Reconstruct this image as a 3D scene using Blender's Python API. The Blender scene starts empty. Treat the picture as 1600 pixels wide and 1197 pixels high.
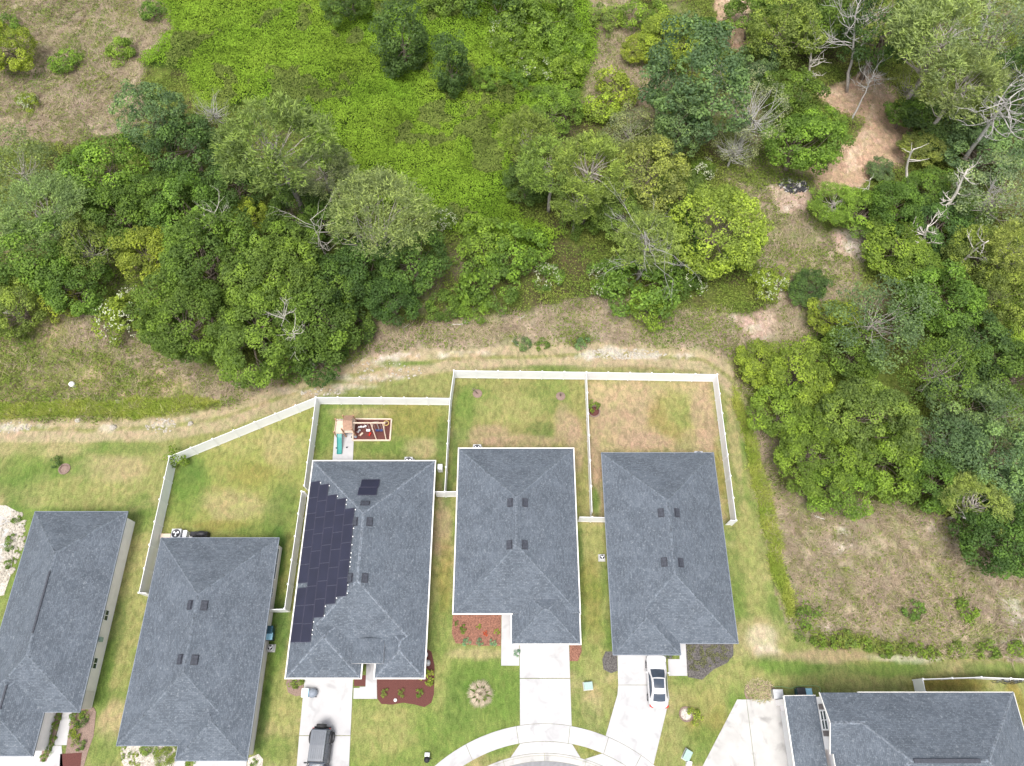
import bpy, math, random
import numpy as np
from mathutils import Vector, Matrix

SC = bpy.context.scene
COL = SC.collection
TH = math.radians(25.7); F = 1110.0; H = 72.0
ST, CT = math.sin(TH), math.cos(TH)

# ---------------------------------------------------------------- camera geometry -> ground plan
def P(px, py, z=0.0):
    """where the photograph's point (1600 px wide frame) stands at height z"""
    a = (px - 800.0) / F; b = -(py - 598.5) / F
    d = (a, b * CT + ST, b * ST - CT)
    t = (H - z) / (-d[2])
    return Vector((d[0] * t, d[1] * t, z))
def pxm(px, py, z=0.0):
    """pixels per metre across, at that point"""
    p = P(px, py, z)
    depth = p.y * ST + (H - z) * CT
    return F / depth

# ---------------------------------------------------------------- helpers
def link(o): COL.objects.link(o); return o
def tag(o, label=None, cat=None, group=None, kind=None):
    if label: o['label'] = label
    if cat: o['category'] = cat
    if group: o['group'] = group
    if kind: o['kind'] = kind
    return o
def thing(name, label, cat, loc=(0, 0, 0), rotz=0.0, group=None):
    o = bpy.data.objects.new(name, None); link(o)
    o.location = loc; o.rotation_euler = (0, 0, rotz); o.empty_display_size = 0.3
    return tag(o, label, cat, group)

class MB:
    def __init__(s): s.v = []; s.f = []; s.m = []; s.uv = []; s.sm = []
    def face(s, pts, mi=0, uv=None, smooth=False):
        n = len(s.v); s.v += [tuple(p) for p in pts]; s.f.append(tuple(range(n, n + len(pts))))
        s.m.append(mi); s.uv.append(uv or [(0, 0)] * len(pts)); s.sm.append(smooth)
    def grid(s, rings, mi=0, closed=True, caps=True, smooth=True):
        n0 = len(s.v); k = len(rings[0])
        for r in rings: s.v += [tuple(p) for p in r]
        def addf(f):
            s.f.append(f); s.m.append(mi); s.uv.append([(0, 0)] * len(f))
        for i in range(len(rings) - 1):
            for j in range(k if closed else k - 1):
                j2 = (j + 1) % k
                addf((n0 + i * k + j, n0 + i * k + j2, n0 + (i + 1) * k + j2, n0 + (i + 1) * k + j)); s.sm.append(smooth)
        if caps and closed:
            addf(tuple(n0 + j for j in reversed(range(k)))); s.sm.append(False)
            addf(tuple(n0 + (len(rings) - 1) * k + j for j in range(k))); s.sm.append(False)
    def box(s, c, d, mi=0, rz=0.0, rx=0.0, ry=0.0):
        M = Matrix.Translation(c) @ Matrix.Rotation(rz, 4, 'Z') @ Matrix.Rotation(ry, 4, 'Y') @ Matrix.Rotation(rx, 4, 'X')
        x, y, z = d[0] / 2, d[1] / 2, d[2] / 2
        c8 = [M @ Vector((i * x, j * y, k * z)) for k in (-1, 1) for j in (-1, 1) for i in (-1, 1)]
        n = len(s.v); s.v += [tuple(p) for p in c8]
        for f in ((0, 2, 3, 1), (4, 5, 7, 6), (0, 1, 5, 4), (2, 6, 7, 3), (0, 4, 6, 2), (1, 3, 7, 5)):
            s.f.append(tuple(n + q for q in f)); s.m.append(mi); s.uv.append([(0, 0)] * 4); s.sm.append(False)
    def bar(s, a, b, w, h=None, mi=0):
        a = Vector(a); b = Vector(b); h = h or w
        d = (b - a); L = d.length; d.normalize()
        up = Vector((0, 0, 1)) if abs(d.z) < .95 else Vector((0, 1, 0))
        x = d.cross(up).normalized(); y = x.cross(d)
        r = [[p + x * (i * w / 2) + y * (j * h / 2) for i, j in ((-1, -1), (1, -1), (1, 1), (-1, 1))] for p in (a, b)]
        s.grid(r, mi, smooth=False)
    def tube(s, pts, rad, n=6, mi=0):
        rings = []
        for i, p in enumerate(pts):
            p = Vector(p)
            d = Vector(pts[min(i + 1, len(pts) - 1)]) - Vector(pts[max(i - 1, 0)])
            if d.length < 1e-6: d = Vector((0, 0, 1))
            d.normalize()
            up = Vector((0, 0, 1)) if abs(d.z) < .9 else Vector((1, 0, 0))
            x = d.cross(up).normalized(); y = d.cross(x)
            r = rad[i] if hasattr(rad, '__len__') else rad
            rings.append([p + (x * math.cos(2 * math.pi * k / n) + y * math.sin(2 * math.pi * k / n)) * r for k in range(n)])
        s.grid(rings, mi)
    def lathe(s, c, prof, n=20, mi=0, smooth=True):
        s.grid([[(c[0] + r * math.cos(2 * math.pi * k / n), c[1] + r * math.sin(2 * math.pi * k / n), c[2] + z) for k in range(n)] for r, z in prof], mi, smooth=smooth)
    def prism(s, poly, z0, z1, mi=0):
        ar = sum(poly[i][0] * poly[(i + 1) % len(poly)][1] - poly[(i + 1) % len(poly)][0] * poly[i][1] for i in range(len(poly)))
        if ar < 0: poly = poly[::-1]
        s.grid([[(p[0], p[1], z) for p in poly] for z in (z0, z1)], mi, smooth=False)
    def build(s, name, mat, parent=None, base=(0, 0, 0), bevel=0):
        me = bpy.data.meshes.new(name)
        b = base
        me.from_pydata([(x - b[0], y - b[1], z - b[2]) for x, y, z in s.v], [], s.f)
        mats = mat if isinstance(mat, (list, tuple)) else [mat]
        for m in mats: me.materials.append(m)
        me.polygons.foreach_set('material_index', s.m)
        me.polygons.foreach_set('use_smooth', s.sm)
        uvl = me.uv_layers.new(name='UVMap')
        flat = [c for f in s.uv for t in f for c in t]
        uvl.data.foreach_set('uv', flat)
        me.update()
        o = bpy.data.objects.new(name, me); link(o)
        if parent: o.parent = parent
        else: o.location = base
        if bevel:
            bm = o.modifiers.new('bevel', 'BEVEL'); bm.width = bevel; bm.segments = 2; bm.limit_method = 'ANGLE'
        return o

# ---------------------------------------------------------------- value noise (numpy)
_rs = np.random.RandomState(5)
_LAT = _rs.rand(8, 256, 256).astype(np.float32)
def vn(x, y, scale, seed=0):
    L = _LAT[seed % 8]
    u = np.asarray(x) / scale + 37.3 * seed + 1000; v = np.asarray(y) / scale + 11.9 * seed + 1000
    i = np.floor(u).astype(int); j = np.floor(v).astype(int); fu = u - i; fv = v - j
    fu = fu * fu * (3 - 2 * fu); fv = fv * fv * (3 - 2 * fv)
    i0, i1, j0, j1 = i % 256, (i + 1) % 256, j % 256, (j + 1) % 256
    return (L[i0, j0] * (1 - fu) + L[i1, j0] * fu) * (1 - fv) + (L[i0, j1] * (1 - fu) + L[i1, j1] * fu) * fv
def fbm(x, y, scale, seed=0, octv=4):
    r = 0; a = .5; t = 0
    for o in range(octv):
        r = r + a * vn(x, y, scale / 2 ** o, seed + o); t += a; a *= .55
    return r / t
def sstep(a, b, x): t = np.clip((x - a) / (b - a), 0, 1); return t * t * (3 - 2 * t)

# ---------------------------------------------------------------- node materials
def new_mat(name):
    m = bpy.data.materials.new(name); m.use_nodes = True
    nt = m.node_tree; nt.nodes.clear()
    out = nt.nodes.new('ShaderNodeOutputMaterial')
    return m, nt, out
def N(nt, t, **kw):
    n = nt.nodes.new(t)
    for k, v in kw.items():
        if k.startswith('i_'):
            key = k[2:]; key = int(key) if key.isdigit() else key.replace('_', ' ')
            n.inputs[key].default_value = v
        else: setattr(n, k, v)
    return n
def ramp(nt, fac, stops):
    r = nt.nodes.new('ShaderNodeValToRGB'); e = r.color_ramp.elements
    while len(e) < len(stops): e.new(0.5)
    for el, (p, c) in zip(e, stops): el.position = p; el.color = (*c, 1) if len(c) == 3 else c
    nt.links.new(fac, r.inputs[0]); return r.outputs[0]
def mixc(nt, fac, a, b, mode='MIX'):
    n = nt.nodes.new('ShaderNodeMix'); n.data_type = 'RGBA'; n.blend_type = mode
    for s, v in ((n.inputs[0], fac), (n.inputs[6], a), (n.inputs[7], b)):
        if hasattr(v, 'default_value') or isinstance(v, bpy.types.NodeSocket): nt.links.new(v, s)
        elif isinstance(v, (int, float)): s.default_value = v
        else: s.default_value = (*v, 1)
    return n.outputs[2]
def simple(name, col, rough=.6, var=.12, scale=6.0, bump=0.0, metal=0.0, spec=.4, bscale=40.0, coat=0.0, stain=0.0):
    m, nt, out = new_mat(name)
    tc = N(nt, 'ShaderNodeTexCoord')
    nz = N(nt, 'ShaderNodeTexNoise', i_Scale=scale, i_Detail=6.0)
    nt.links.new(tc.outputs['Object'], nz.inputs['Vector'])
    c = ramp(nt, nz.outputs['Fac'], [(.3, [x * (1 - var) for x in col]), (.7, [min(1, x * (1 + var)) for x in col])])
    b = N(nt, 'ShaderNodeBsdfPrincipled'); b.inputs['Roughness'].default_value = rough
    b.inputs['Metallic'].default_value = metal; b.inputs['Specular IOR Level'].default_value = spec
    b.inputs['Coat Weight'].default_value = coat
    if stain:
        ns = N(nt, 'ShaderNodeTexNoise', i_Scale=.8, i_Detail=9.0); ns.inputs['Distortion'].default_value = .8; nt.links.new(tc.outputs['Object'], ns.inputs['Vector'])
        c = mixc(nt, ramp(nt, ns.outputs['Fac'], [(.54, (0, 0, 0)), (.74, (stain, stain, stain))]), c, [x * .62 for x in col])
    nt.links.new(c, b.inputs['Base Color'])
    if bump:
        n2 = N(nt, 'ShaderNodeTexNoise', i_Scale=bscale, i_Detail=4.0); nt.links.new(tc.outputs['Object'], n2.inputs['Vector'])
        bp = N(nt, 'ShaderNodeBump'); bp.inputs['Strength'].default_value = bump; bp.inputs['Distance'].default_value = .02
        nt.links.new(n2.outputs['Fac'], bp.inputs['Height']); nt.links.new(bp.outputs[0], b.inputs['Normal'])
    nt.links.new(b.outputs[0], out.inputs[0]); return m

def shingle_mat():
    m, nt, out = new_mat('asphalt shingles')
    uv = N(nt, 'ShaderNodeUVMap'); tc = N(nt, 'ShaderNodeTexCoord')
    br = N(nt, 'ShaderNodeTexBrick', offset=.37, squash=1.0)
    br.inputs['Scale'].default_value = 1.0
    br.inputs['Brick Width'].default_value = .31; br.inputs['Row Height'].default_value = .145
    br.inputs['Mortar Size'].default_value = .012; br.inputs['Mortar Smooth'].default_value = .6
    br.inputs['Color1'].default_value = (.088, .105, .127, 1); br.inputs['Color2'].default_value = (.130, .149, .176, 1)
    br.inputs['Mortar'].default_value = (.06, .071, .09, 1)
    nt.links.new(uv.outputs[0], br.inputs['Vector'])
    n1 = N(nt, 'ShaderNodeTexNoise', i_Scale=.55, i_Detail=5.0); nt.links.new(tc.outputs['Object'], n1.inputs['Vector'])
    c = mixc(nt, 1.0, br.outputs[0], ramp(nt, n1.outputs['Fac'], [(.3, (.84, .85, .86)), (.7, (1.12, 1.13, 1.14))]), 'MULTIPLY')
    # weathered pale streaks on single shingles
    mp = N(nt, 'ShaderNodeMapping'); mp.inputs['Scale'].default_value = (2.2, 3.6, 1); mp.inputs['Rotation'].default_value = (0, 0, .5)
    nt.links.new(uv.outputs[0], mp.inputs[0])
    n3 = N(nt, 'ShaderNodeTexNoise', i_Scale=1.5, i_Detail=4.0); n3.inputs['Distortion'].default_value = 2.2
    nt.links.new(mp.outputs[0], n3.inputs['Vector'])
    fl = ramp(nt, n3.outputs['Fac'], [(.57, (0, 0, 0)), (.72, (.5, .5, .5))])
    c = mixc(nt, fl, c, (.27, .30, .335))
    n4 = N(nt, 'ShaderNodeTexNoise', i_Scale=5.5, i_Detail=4.0); nt.links.new(tc.outputs['Object'], n4.inputs['Vector'])
    fl = ramp(nt, n4.outputs['Fac'], [(.58, (0, 0, 0)), (.74, (.5, .5, .5))])
    c = mixc(nt, fl, c, (.30, .33, .36))
    n2 = N(nt, 'ShaderNodeTexNoise', i_Scale=60.0, i_Detail=2.0); nt.links.new(tc.outputs['Object'], n2.inputs['Vector'])
    bp = N(nt, 'ShaderNodeBump'); bp.inputs['Strength'].default_value = .5; bp.inputs['Distance'].default_value = .015
    mx = N(nt, 'ShaderNodeMath', operation='ADD'); nt.links.new(br.outputs['Fac'], mx.inputs[0]); nt.links.new(n2.outputs['Fac'], mx.inputs[1])
    nt.links.new(mx.outputs[0], bp.inputs['Height'])
    b = N(nt, 'ShaderNodeBsdfPrincipled'); b.inputs['Roughness'].default_value = .85; b.inputs['Specular IOR Level'].default_value = .25
    nt.links.new(c, b.inputs['Base Color']); nt.links.new(bp.outputs[0], b.inputs['Normal'])
    nt.links.new(b.outputs[0], out.inputs[0]); return m

def ground_mat():
    m, nt, out = new_mat('ground cover')
    at = N(nt, 'ShaderNodeAttribute', attribute_name='albedo'); gr = N(nt, 'ShaderNodeAttribute', attribute_name='rough_cover')
    tc = N(nt, 'ShaderNodeTexCoord')
    mp = N(nt, 'ShaderNodeMapping'); mp.inputs['Scale'].default_value = (1, .55, 1); mp.inputs['Rotation'].default_value = (0, 0, .35)
    nt.links.new(tc.outputs['Object'], mp.inputs[0])
    n1 = N(nt, 'ShaderNodeTexNoise', i_Scale=2.2, i_Detail=9.0); n1.inputs['Roughness'].default_value = .68; n1.inputs['Distortion'].default_value = .6
    nt.links.new(mp.outputs[0], n1.inputs['Vector'])
    n2 = N(nt, 'ShaderNodeTexNoise', i_Scale=9.0, i_Detail=5.0); n2.inputs['Roughness'].default_value = .75
    nt.links.new(tc.outputs['Object'], n2.inputs['Vector'])
    n3 = N(nt, 'ShaderNodeTexNoise', i_Scale=.9, i_Detail=7.0); n3.inputs['Distortion'].default_value = 1.0; n3.inputs['Roughness'].default_value = .65
    nt.links.new(tc.outputs['Object'], n3.inputs['Vector'])
    c = mixc(nt, .85, at.outputs['Color'], ramp(nt, n1.outputs['Fac'], [(.30, (.52, .55, .50)), (.5, (1, 1, 1)), (.70, (1.48, 1.42, 1.38))]), 'MULTIPLY')
    c = mixc(nt, .8, c, ramp(nt, n2.outputs['Fac'], [(.32, (.58, .60, .56)), (.68, (1.42, 1.40, 1.42))]), 'MULTIPLY')
    # hue drift between green and straw
    c = mixc(nt, .5, c, ramp(nt, n3.outputs['Fac'], [(.32, (.80, 1.04, .75)), (.52, (1, 1, 1)), (.68, (1.28, 1.04, 1.22))]), 'MULTIPLY')
    ng = N(nt, 'ShaderNodeTexNoise', i_Scale=34.0, i_Detail=3.0); nt.links.new(tc.outputs['Object'], ng.inputs['Vector'])
    c = mixc(nt, .7, c, ramp(nt, ng.outputs['Fac'], [(.32, (.72, .72, .7)), (.68, (1.28, 1.28, 1.3))]), 'MULTIPLY')
    b = N(nt, 'ShaderNodeBsdfPrincipled'); b.inputs['Roughness'].default_value = .95; b.inputs['Specular IOR Level'].default_value = .1
    nt.links.new(c, b.inputs['Base Color'])
    bp = N(nt, 'ShaderNodeBump'); bp.inputs['Strength'].default_value = .6; bp.inputs['Distance'].default_value = .08
    ad = N(nt, 'ShaderNodeMath', operation='ADD'); nt.links.new(n2.outputs['Fac'], ad.inputs[0]); nt.links.new(n1.outputs['Fac'], ad.inputs[1])
    nt.links.new(ad.outputs[0], bp.inputs['Height']); nt.links.new(bp.outputs[0], b.inputs['Normal'])
    nt.links.new(b.outputs[0], out.inputs[0]); return m

def leaf_mat(name, fixed=None, warm=(2.05, 2.0, 1.3), trans=.3):
    """leaf colour = object colour (or a fixed one), lighter and darker from leaf to leaf and spray to spray"""
    m, nt, out = new_mat(name)
    at = N(nt, 'ShaderNodeAttribute', attribute_name='tint')
    if fixed is None:
        oi = N(nt, 'ShaderNodeObjectInfo'); base = oi.outputs['Color']
    else:
        rg = N(nt, 'ShaderNodeRGB'); rg.outputs[0].default_value = (*fixed, 1); base = rg.outputs[0]
    c = mixc(nt, 1.0, base, ramp(nt, at.outputs['Fac'], [(0, (.34, .40, .46)), (.5, (1, 1, 1)), (.95, warm)]), 'MULTIPLY')  # bright end of the tint paints sunlit highlights onto random leaves
    b = N(nt, 'ShaderNodeBsdfPrincipled'); b.inputs['Roughness'].default_value = .62; b.inputs['Specular IOR Level'].default_value = .25
    nt.links.new(c, b.inputs['Base Color'])
    t = N(nt, 'ShaderNodeBsdfTranslucent'); nt.links.new(mixc(nt, 1.0, c, (1.2, 1.35, .6), 'MULTIPLY'), t.inputs[0])
    mx = N(nt, 'ShaderNodeMixShader'); mx.inputs[0].default_value = trans
    nt.links.new(b.outputs[0], mx.inputs[1]); nt.links.new(t.outputs[0], mx.inputs[2]); nt.links.new(mx.outputs[0], out.inputs[0])
    return m
def attr_mat(name, rough=.9):
    m, nt, out = new_mat(name)
    at = N(nt, 'ShaderNodeAttribute', attribute_name='albedo')
    b = N(nt, 'ShaderNodeBsdfPrincipled'); b.inputs['Roughness'].default_value = rough; b.inputs['Specular IOR Level'].default_value = .15
    nt.links.new(at.outputs['Color'], b.inputs['Base Color'])
    t = N(nt, 'ShaderNodeBsdfTranslucent'); nt.links.new(at.outputs['Color'], t.inputs[0])
    mx = N(nt, 'ShaderNodeMixShader'); mx.inputs[0].default_value = .25
    nt.links.new(b.outputs[0], mx.inputs[1]); nt.links.new(t.outputs[0], mx.inputs[2]); nt.links.new(mx.outputs[0], out.inputs[0])
    return m

M = {}
M['shingle'] = shingle_mat()
M['cap'] = simple('ridge cap shingle', (.155, .178, .21), .85, .55, 5.0, bump=.4)
M['cap2'] = simple('plain ridge cap shingle', (.125, .146, .174), .85, .5, 5.0, bump=.4)
M['vent'] = simple('dark roof vent metal', (.045, .05, .065), .6, .3)
M['fascia'] = simple('painted fascia', (.78, .76, .72), .5, .04)
M['drip'] = simple('grey drip edge', (.22, .25, .3), .5, .08)
M['stucco'] = simple('pale stucco', (.87, .84, .84), .9, .05, 2.0, bump=.3, bscale=80)
M['stucco_grey'] = simple('warm grey stucco', (.68, .64, .63), .9, .05, 2.0, bump=.3, bscale=80)
M['vinyl'] = simple('white vinyl', (.86, .86, .88), .45, .03, 1.0)
M['concrete'] = simple('pale concrete', (.455, .45, .455), .9, .075, .55, bump=.25, bscale=25, stain=.6)
M['concrete_dirty'] = simple('stained concrete', (.45, .44, .425), .9, .15, .6, bump=.25, bscale=25, stain=1.0)
M['asphalt'] = simple('asphalt road', (.24, .24, .25), .9, .12, 3.0, bump=.5, bscale=60)
M['glass'] = simple('dark window glass', (.03, .05, .05), .08, .1, spec=.8)
M['glass_car'] = simple('car glass', (.035, .05, .075), .06, .2, 2.0, spec=.9)
M['white_paint'] = simple('white car paint', (.56, .555, .565), .25, .02, spec=.5, coat=.6)
M['grey_paint'] = simple('dark grey car paint', (.095, .11, .135), .4, .12, 3.0, spec=.5, coat=.3)
M['rubber'] = simple('black rubber', (.03, .03, .032), .8, .3, 10)
M['black'] = simple('black plastic', (.025, .025, .03), .5, .3)
M['blue_black'] = simple('dark blue plastic', (.02, .07, .11), .45, .2)
M['lightblue'] = simple('pale blue plastic', (.28, .52, .66), .4, .06)
M['lightgrey'] = simple('light grey metal', (.55, .56, .58), .45, .08, metal=.3)
M['green_box'] = simple('pale green utility paint', (.30, .42, .38), .5, .1)
M['red_lens'] = simple('red lamp lens', (.45, .03, .02), .2, .1)
M['lamp_lens'] = simple('clear lamp lens', (.75, .77, .8), .1, .1)
M['silver'] = simple('alloy wheel metal', (.5, .5, .52), .35, .1, metal=.8)
M['wood'] = simple('cedar wood', (.42, .24, .15), .75, .25, 12, bump=.3)
M['palewood'] = simple('pale weathered wood', (.62, .50, .40), .8, .15, 12)
M['brown_tarp'] = simple('brown play roof', (.34, .21, .145), .8, .2, 5)
M['teal'] = simple('teal plastic', (.015, .24, .22), .35, .08)
M['navy'] = simple('navy plastic', (.03, .05, .16), .4, .1)
M['yellow'] = simple('yellow plastic', (.65, .48, .14), .4, .1)
M['solar'] = simple('solar cell glass', (.016, .017, .036), .32, .15, .8, spec=.6)
M['solar_frame'] = simple('solar frame', (.075, .075, .11), .4, .1, metal=.3)
M['white_clip'] = simple('white clamp', (.8, .8, .8), .5, .02)
M['mulch_red'] = simple('dark red mulch', (.115, .042, .036), .95, .4, 22, bump=1.0, bscale=30)
M['mulch_orange'] = simple('orange brown mulch', (.225, .108, .075), .95, .5, 9, bump=1.0, bscale=30)
M['mulch_brown'] = simple('brown mulch', (.24, .17, .14), .95, .4, 18, bump=1.0, bscale=30)
M['mulch_dark'] = simple('dark grey mulch', (.10, .092, .088), .95, .6, 9, bump=1.0, bscale=30)
M['gravel'] = simple('white gravel', (.48, .44, .385), .95, .45, 9, bump=1.0, bscale=30)
M['bark'] = simple('grey brown bark', (.20, .16, .13), .95, .35, 8, bump=1.0, bscale=20)
M['bark_pale'] = simple('pale grey bark', (.38, .34, .31), .95, .3, 8, bump=1.0, bscale=20)
M['deadwood'] = simple('bleached dead wood', (.56, .52, .47), .95, .22, 5, bump=.8, bscale=20)
M['deadwood_grey'] = simple('grey dead wood', (.46, .44, .42), .95, .22, 5, bump=.8, bscale=20)
M['leaf'] = leaf_mat('foliage')
M['needle'] = leaf_mat('pine needles', warm=(1.9, 1.9, 1.4), trans=.2)
M['petal'] = simple('white petals', (.50, .53, .36), .7, .1)
M['rock'] = simple('pale limestone', (.41, .375, .32), .95, .3, 5, bump=.8)
M['tarp'] = simple('charcoal debris', (.06, .06, .065), .7, .6, 12, bump=1)
M['ground'] = ground_mat()
M['cover'] = attr_mat('ground plants')
# ---------------------------------------------------------------- camera, light, sky
cam = bpy.data.cameras.new('camera'); co = bpy.data.objects.new('camera', cam); link(co)
cam.sensor_width = 36; cam.lens = F / 1600 * 36; cam.clip_end = 3000; cam.clip_start = 1
co.location = (0, 0, H); co.rotation_euler = (TH, 0, 0); SC.camera = co
SUN_EL, SUN_AZ = math.radians(70), math.radians(-160)      # azimuth from +y towards +x
W = bpy.data.worlds.new('World'); SC.world = W; W.use_nodes = True
wn = W.node_tree; bg = wn.nodes['Background']
sky = wn.nodes.new('ShaderNodeTexSky'); sky.sky_type = 'NISHITA'; sky.sun_disc = False
sky.sun_elevation = SUN_EL; sky.sun_rotation = SUN_AZ; sky.dust_density = 4.0; sky.air_density = .8; sky.ozone_density = .6
hs = wn.nodes.new('ShaderNodeHueSaturation'); hs.inputs['Saturation'].default_value = .38     # high thin cloud greys the sky
wn.links.new(sky.outputs[0], hs.inputs['Color']); wn.links.new(hs.outputs[0], bg.inputs[0]); bg.inputs[1].default_value = .142
sl = bpy.data.lights.new('sun', 'SUN'); sl.energy = 1.8; sl.angle = math.radians(26); sl.color = (1, .96, .90)
so = bpy.data.objects.new('sun', sl); link(so)
sd = Vector((math.sin(SUN_AZ) * math.cos(SUN_EL), math.cos(SUN_AZ) * math.cos(SUN_EL), math.sin(SUN_EL)))
so.rotation_euler = (-sd).to_track_quat('-Z', 'Y').to_euler(); so.location = sd * 200
SC.view_settings.view_transform = 'Standard'; SC.view_settings.look = 'None'; SC.view_settings.gamma = 1
SC.view_settings.exposure = 0.8
SC.render.engine = 'CYCLES'; SC.cycles.max_bounces = 6; SC.cycles.transparent_max_bounces = 4; SC.cycles.diffuse_bounces = 3

# ---------------------------------------------------------------- ground sheet
X0, X1, Y0, Y1, STEP = -104., 104., -16., 124., .26
nx = int((X1 - X0) / STEP); ny = int((Y1 - Y0) / STEP)
gx = X0 + STEP * np.arange(nx + 1); gy = Y0 + STEP * np.arange(ny + 1)
GX, GY = np.meshgrid(gx, gy)            # [ny+1, nx+1]
def inpoly(poly_px, x, y, wob=0.0, seed=1, sc=3.0):
    """points inside a photo-pixel polygon laid on the ground, with a wandering edge"""
    pts = [P(a, b) for a, b in poly_px]
    if wob:
        x = x + (fbm(x, y, sc, seed) - .5) * 2 * wob; y = y + (fbm(x, y, sc, seed + 3) - .5) * 2 * wob
    r = np.zeros(np.shape(x), bool); n = len(pts)
    for i in range(n):
        x1, y1 = pts[i][:2]; x2, y2 = pts[(i + 1) % n][:2]
        if y1 == y2: continue
        c = ((y1 > y) != (y2 > y)) & (x < (x2 - x1) * (y - y1) / (y2 - y1) + x1)
        r ^= c
    return r
def soft(mask, it=3):
    m = mask.astype(np.float32)
    for _ in range(it):
        q = np.pad(m, 1, mode='edge')
        m = (q[:-2, 1:-1] + q[2:, 1:-1] + q[1:-1, :-2] + q[1:-1, 2:] + q[1:-1, 1:-1] * 2) / 6
    return m
POLY = dict(
 lawn=[(-900, 684), (0, 684), (120, 684), (240, 684), (330, 670), (420, 642), (500, 617), (600, 594), (700, 577), (900, 574), (1110, 580), (1128, 600), (1165, 690), (1192, 830), (1212, 930), (1232, 975), (1260, 1005), (1400, 1022), (1600, 1034), (2500, 1050), (2500, 1500), (-1100, 1500)],
 track=[(-900, 657), (0, 657), (120, 658), (260, 655), (360, 636), (430, 606), (520, 577), (600, 556), (680, 546), (800, 540), (900, 538), (1000, 540), (1100, 548), (1140, 565), (1165, 640), (1165, 690), (1128, 600), (1110, 580), (900, 574), (700, 577), (600, 594), (500, 617), (420, 642), (330, 670), (240, 684), (120, 684), (0, 684), (-900, 684)],
 kudzu=[(300, -60), (620, -60), (900, -60), (925, 60), (905, 140), (850, 190), (800, 230), (820, 330), (880, 370), (800, 385), (700, 370), (620, 330), (540, 290), (440, 200), (380, 160), (330, 190), (270, 120), (210, 100), (270, 50), (240, 0)],
 brushA=[(-200, -60), (240, -60), (250, 0), (270, 50), (215, 100), (200, 150), (230, 200), (100, 235), (-200, 250)],
 brushB=[(915, -40), (1000, 30), (1045, 90), (1060, 160), (1030, 215), (960, 190), (905, 130), (925, 60)],
 brushC=[(60, 470), (210, 510), (300, 560), (430, 590), (470, 570), (400, 640), (300, 625), (180, 560), (60, 520)],
 brushD=[(560, 500), (700, 490), (860, 470), (1000, 475), (1230, 510), (1200, 560), (1130, 575), (900, 537), (700, 543), (560, 562)],
 brushE=[(1150, 270), (1260, 330), (1340, 430), (1260, 560), (1140, 560), (1200, 470), (1190, 380)],
 brushF=[(1150, 600), (1210, 740), (1300, 795), (1450, 790), (1800, 880), (1800, 1050), (1600, 1034), (1400, 1022), (1260, 1003), (1228, 930), (1200, 820)],
 strawG=[(-300, 500), (60, 500), (180, 560), (300, 600), (350, 636), (260, 653), (0, 655), (-300, 655)],
 tallH=[(-300, 634), (0, 633), (150, 630), (300, 622), (345, 630), (320, 640), (220, 652), (0, 654), (-300, 655)],
 tallI=[(1142, 600), (1160, 640), (1180, 690), (1204, 780), (1222, 880), (1240, 960), (1226, 962), (1206, 900), (1190, 830), (1166, 705), (1140, 630)],
 sandA=[(1285, 140), (1330, 118), (1392, 135), (1412, 190), (1416, 245), (1380, 275), (1340, 300), (1285, 300), (1262, 262), (1330, 235), (1350, 190), (1310, 175)],
 sandB=[(1200, 286), (1262, 288), (1275, 312), (1262, 335), (1225, 325)], sandE=[(1312, 372), (1374, 362), (1366, 395), (1340, 425), (1318, 420)],
 sandC=[(1090, -60), (1190, -60), (1180, 30), (1175, 85), (1150, 80), (1130, 40)],
 sandD=[(1130, 498), (1200, 490), (1215, 520), (1170, 535)],
)
MASK = {k: inpoly(v, GX, GY, *( (0.5, 2, 2.0) if k in ('track', 'lawn') else (.5, 3, 2.0) if k.startswith('tall') else (3.2, 4, 9.0))) for k, v in POLY.items()}
LAWN = MASK['lawn'].copy(); TRACK = MASK['track'] & ~LAWN
WOOD = ~LAWN & ~TRACK
n_big = fbm(GX, GY, 9, 1); n_mid = fbm(GX, GY, 3.2, 2); n_sm = fbm(GX, GY, 1.1, 3); n_sw = fbm(GX * 1.0, GY * 2.6, 4, 5)
def C(r, g, b): return np.array([r, g, b], np.float32)
c_green = C(.115, .175, .040); c_yel = C(.25, .245, .095); c_tan = C(.345, .275, .155); c_soil = C(.315, .225, .155)
c_sand = C(.62, .565, .50); c_pink = C(.42, .295, .205); c_brush = C(.30, .245, .185); c_forest = C(.085, .075, .035); c_dgreen = C(.072, .125, .03)
A = np.zeros(GX.shape + (3,), np.float32); A[:] = c_forest
def lay(col, w): 
    global A
    w = np.clip(w, 0, 1)[..., None]; A = A * (1 - w) + col * w
# woodland floor
lay(C(.12, .15, .035), sstep(.35, .65, n_mid))
lay(c_brush, .55 * sstep(.5, .7, n_big))
for k in ('brushA', 'brushB', 'brushC', 'brushD', 'brushE', 'brushF'):
    m = soft(MASK[k], 6); lay(c_brush * (.8 + .5 * n_sm[..., None]), m * .95); lay(C(.15, .17, .05), m * sstep(.50, .72, n_mid) * .6)
    lay(C(.42, .34, .25), m * sstep(.55, .75, n_sm) * .7)
lay(c_sand * .8, soft(MASK['brushF'], 5) * sstep(.60, .75, fbm(GX, GY, 5, 4)) * .7)
m = soft(MASK['strawG'], 5); lay(C(.38, .30, .19), m); lay(C(.18, .185, .07), m * sstep(.45, .6, n_mid) * .8)
m = soft(MASK['kudzu'], 5); lay(C(.05, .085, .015), m)
for k in ('tallH', 'tallI'): lay(C(.20, .25, .045), soft(MASK[k], 2))
for k in ('sandA', 'sandC'): m = soft(MASK[k], 4); lay(c_pink, m); lay(C(.55, .42, .32), m * sstep(.5, .75, n_sm) * .8)
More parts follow.
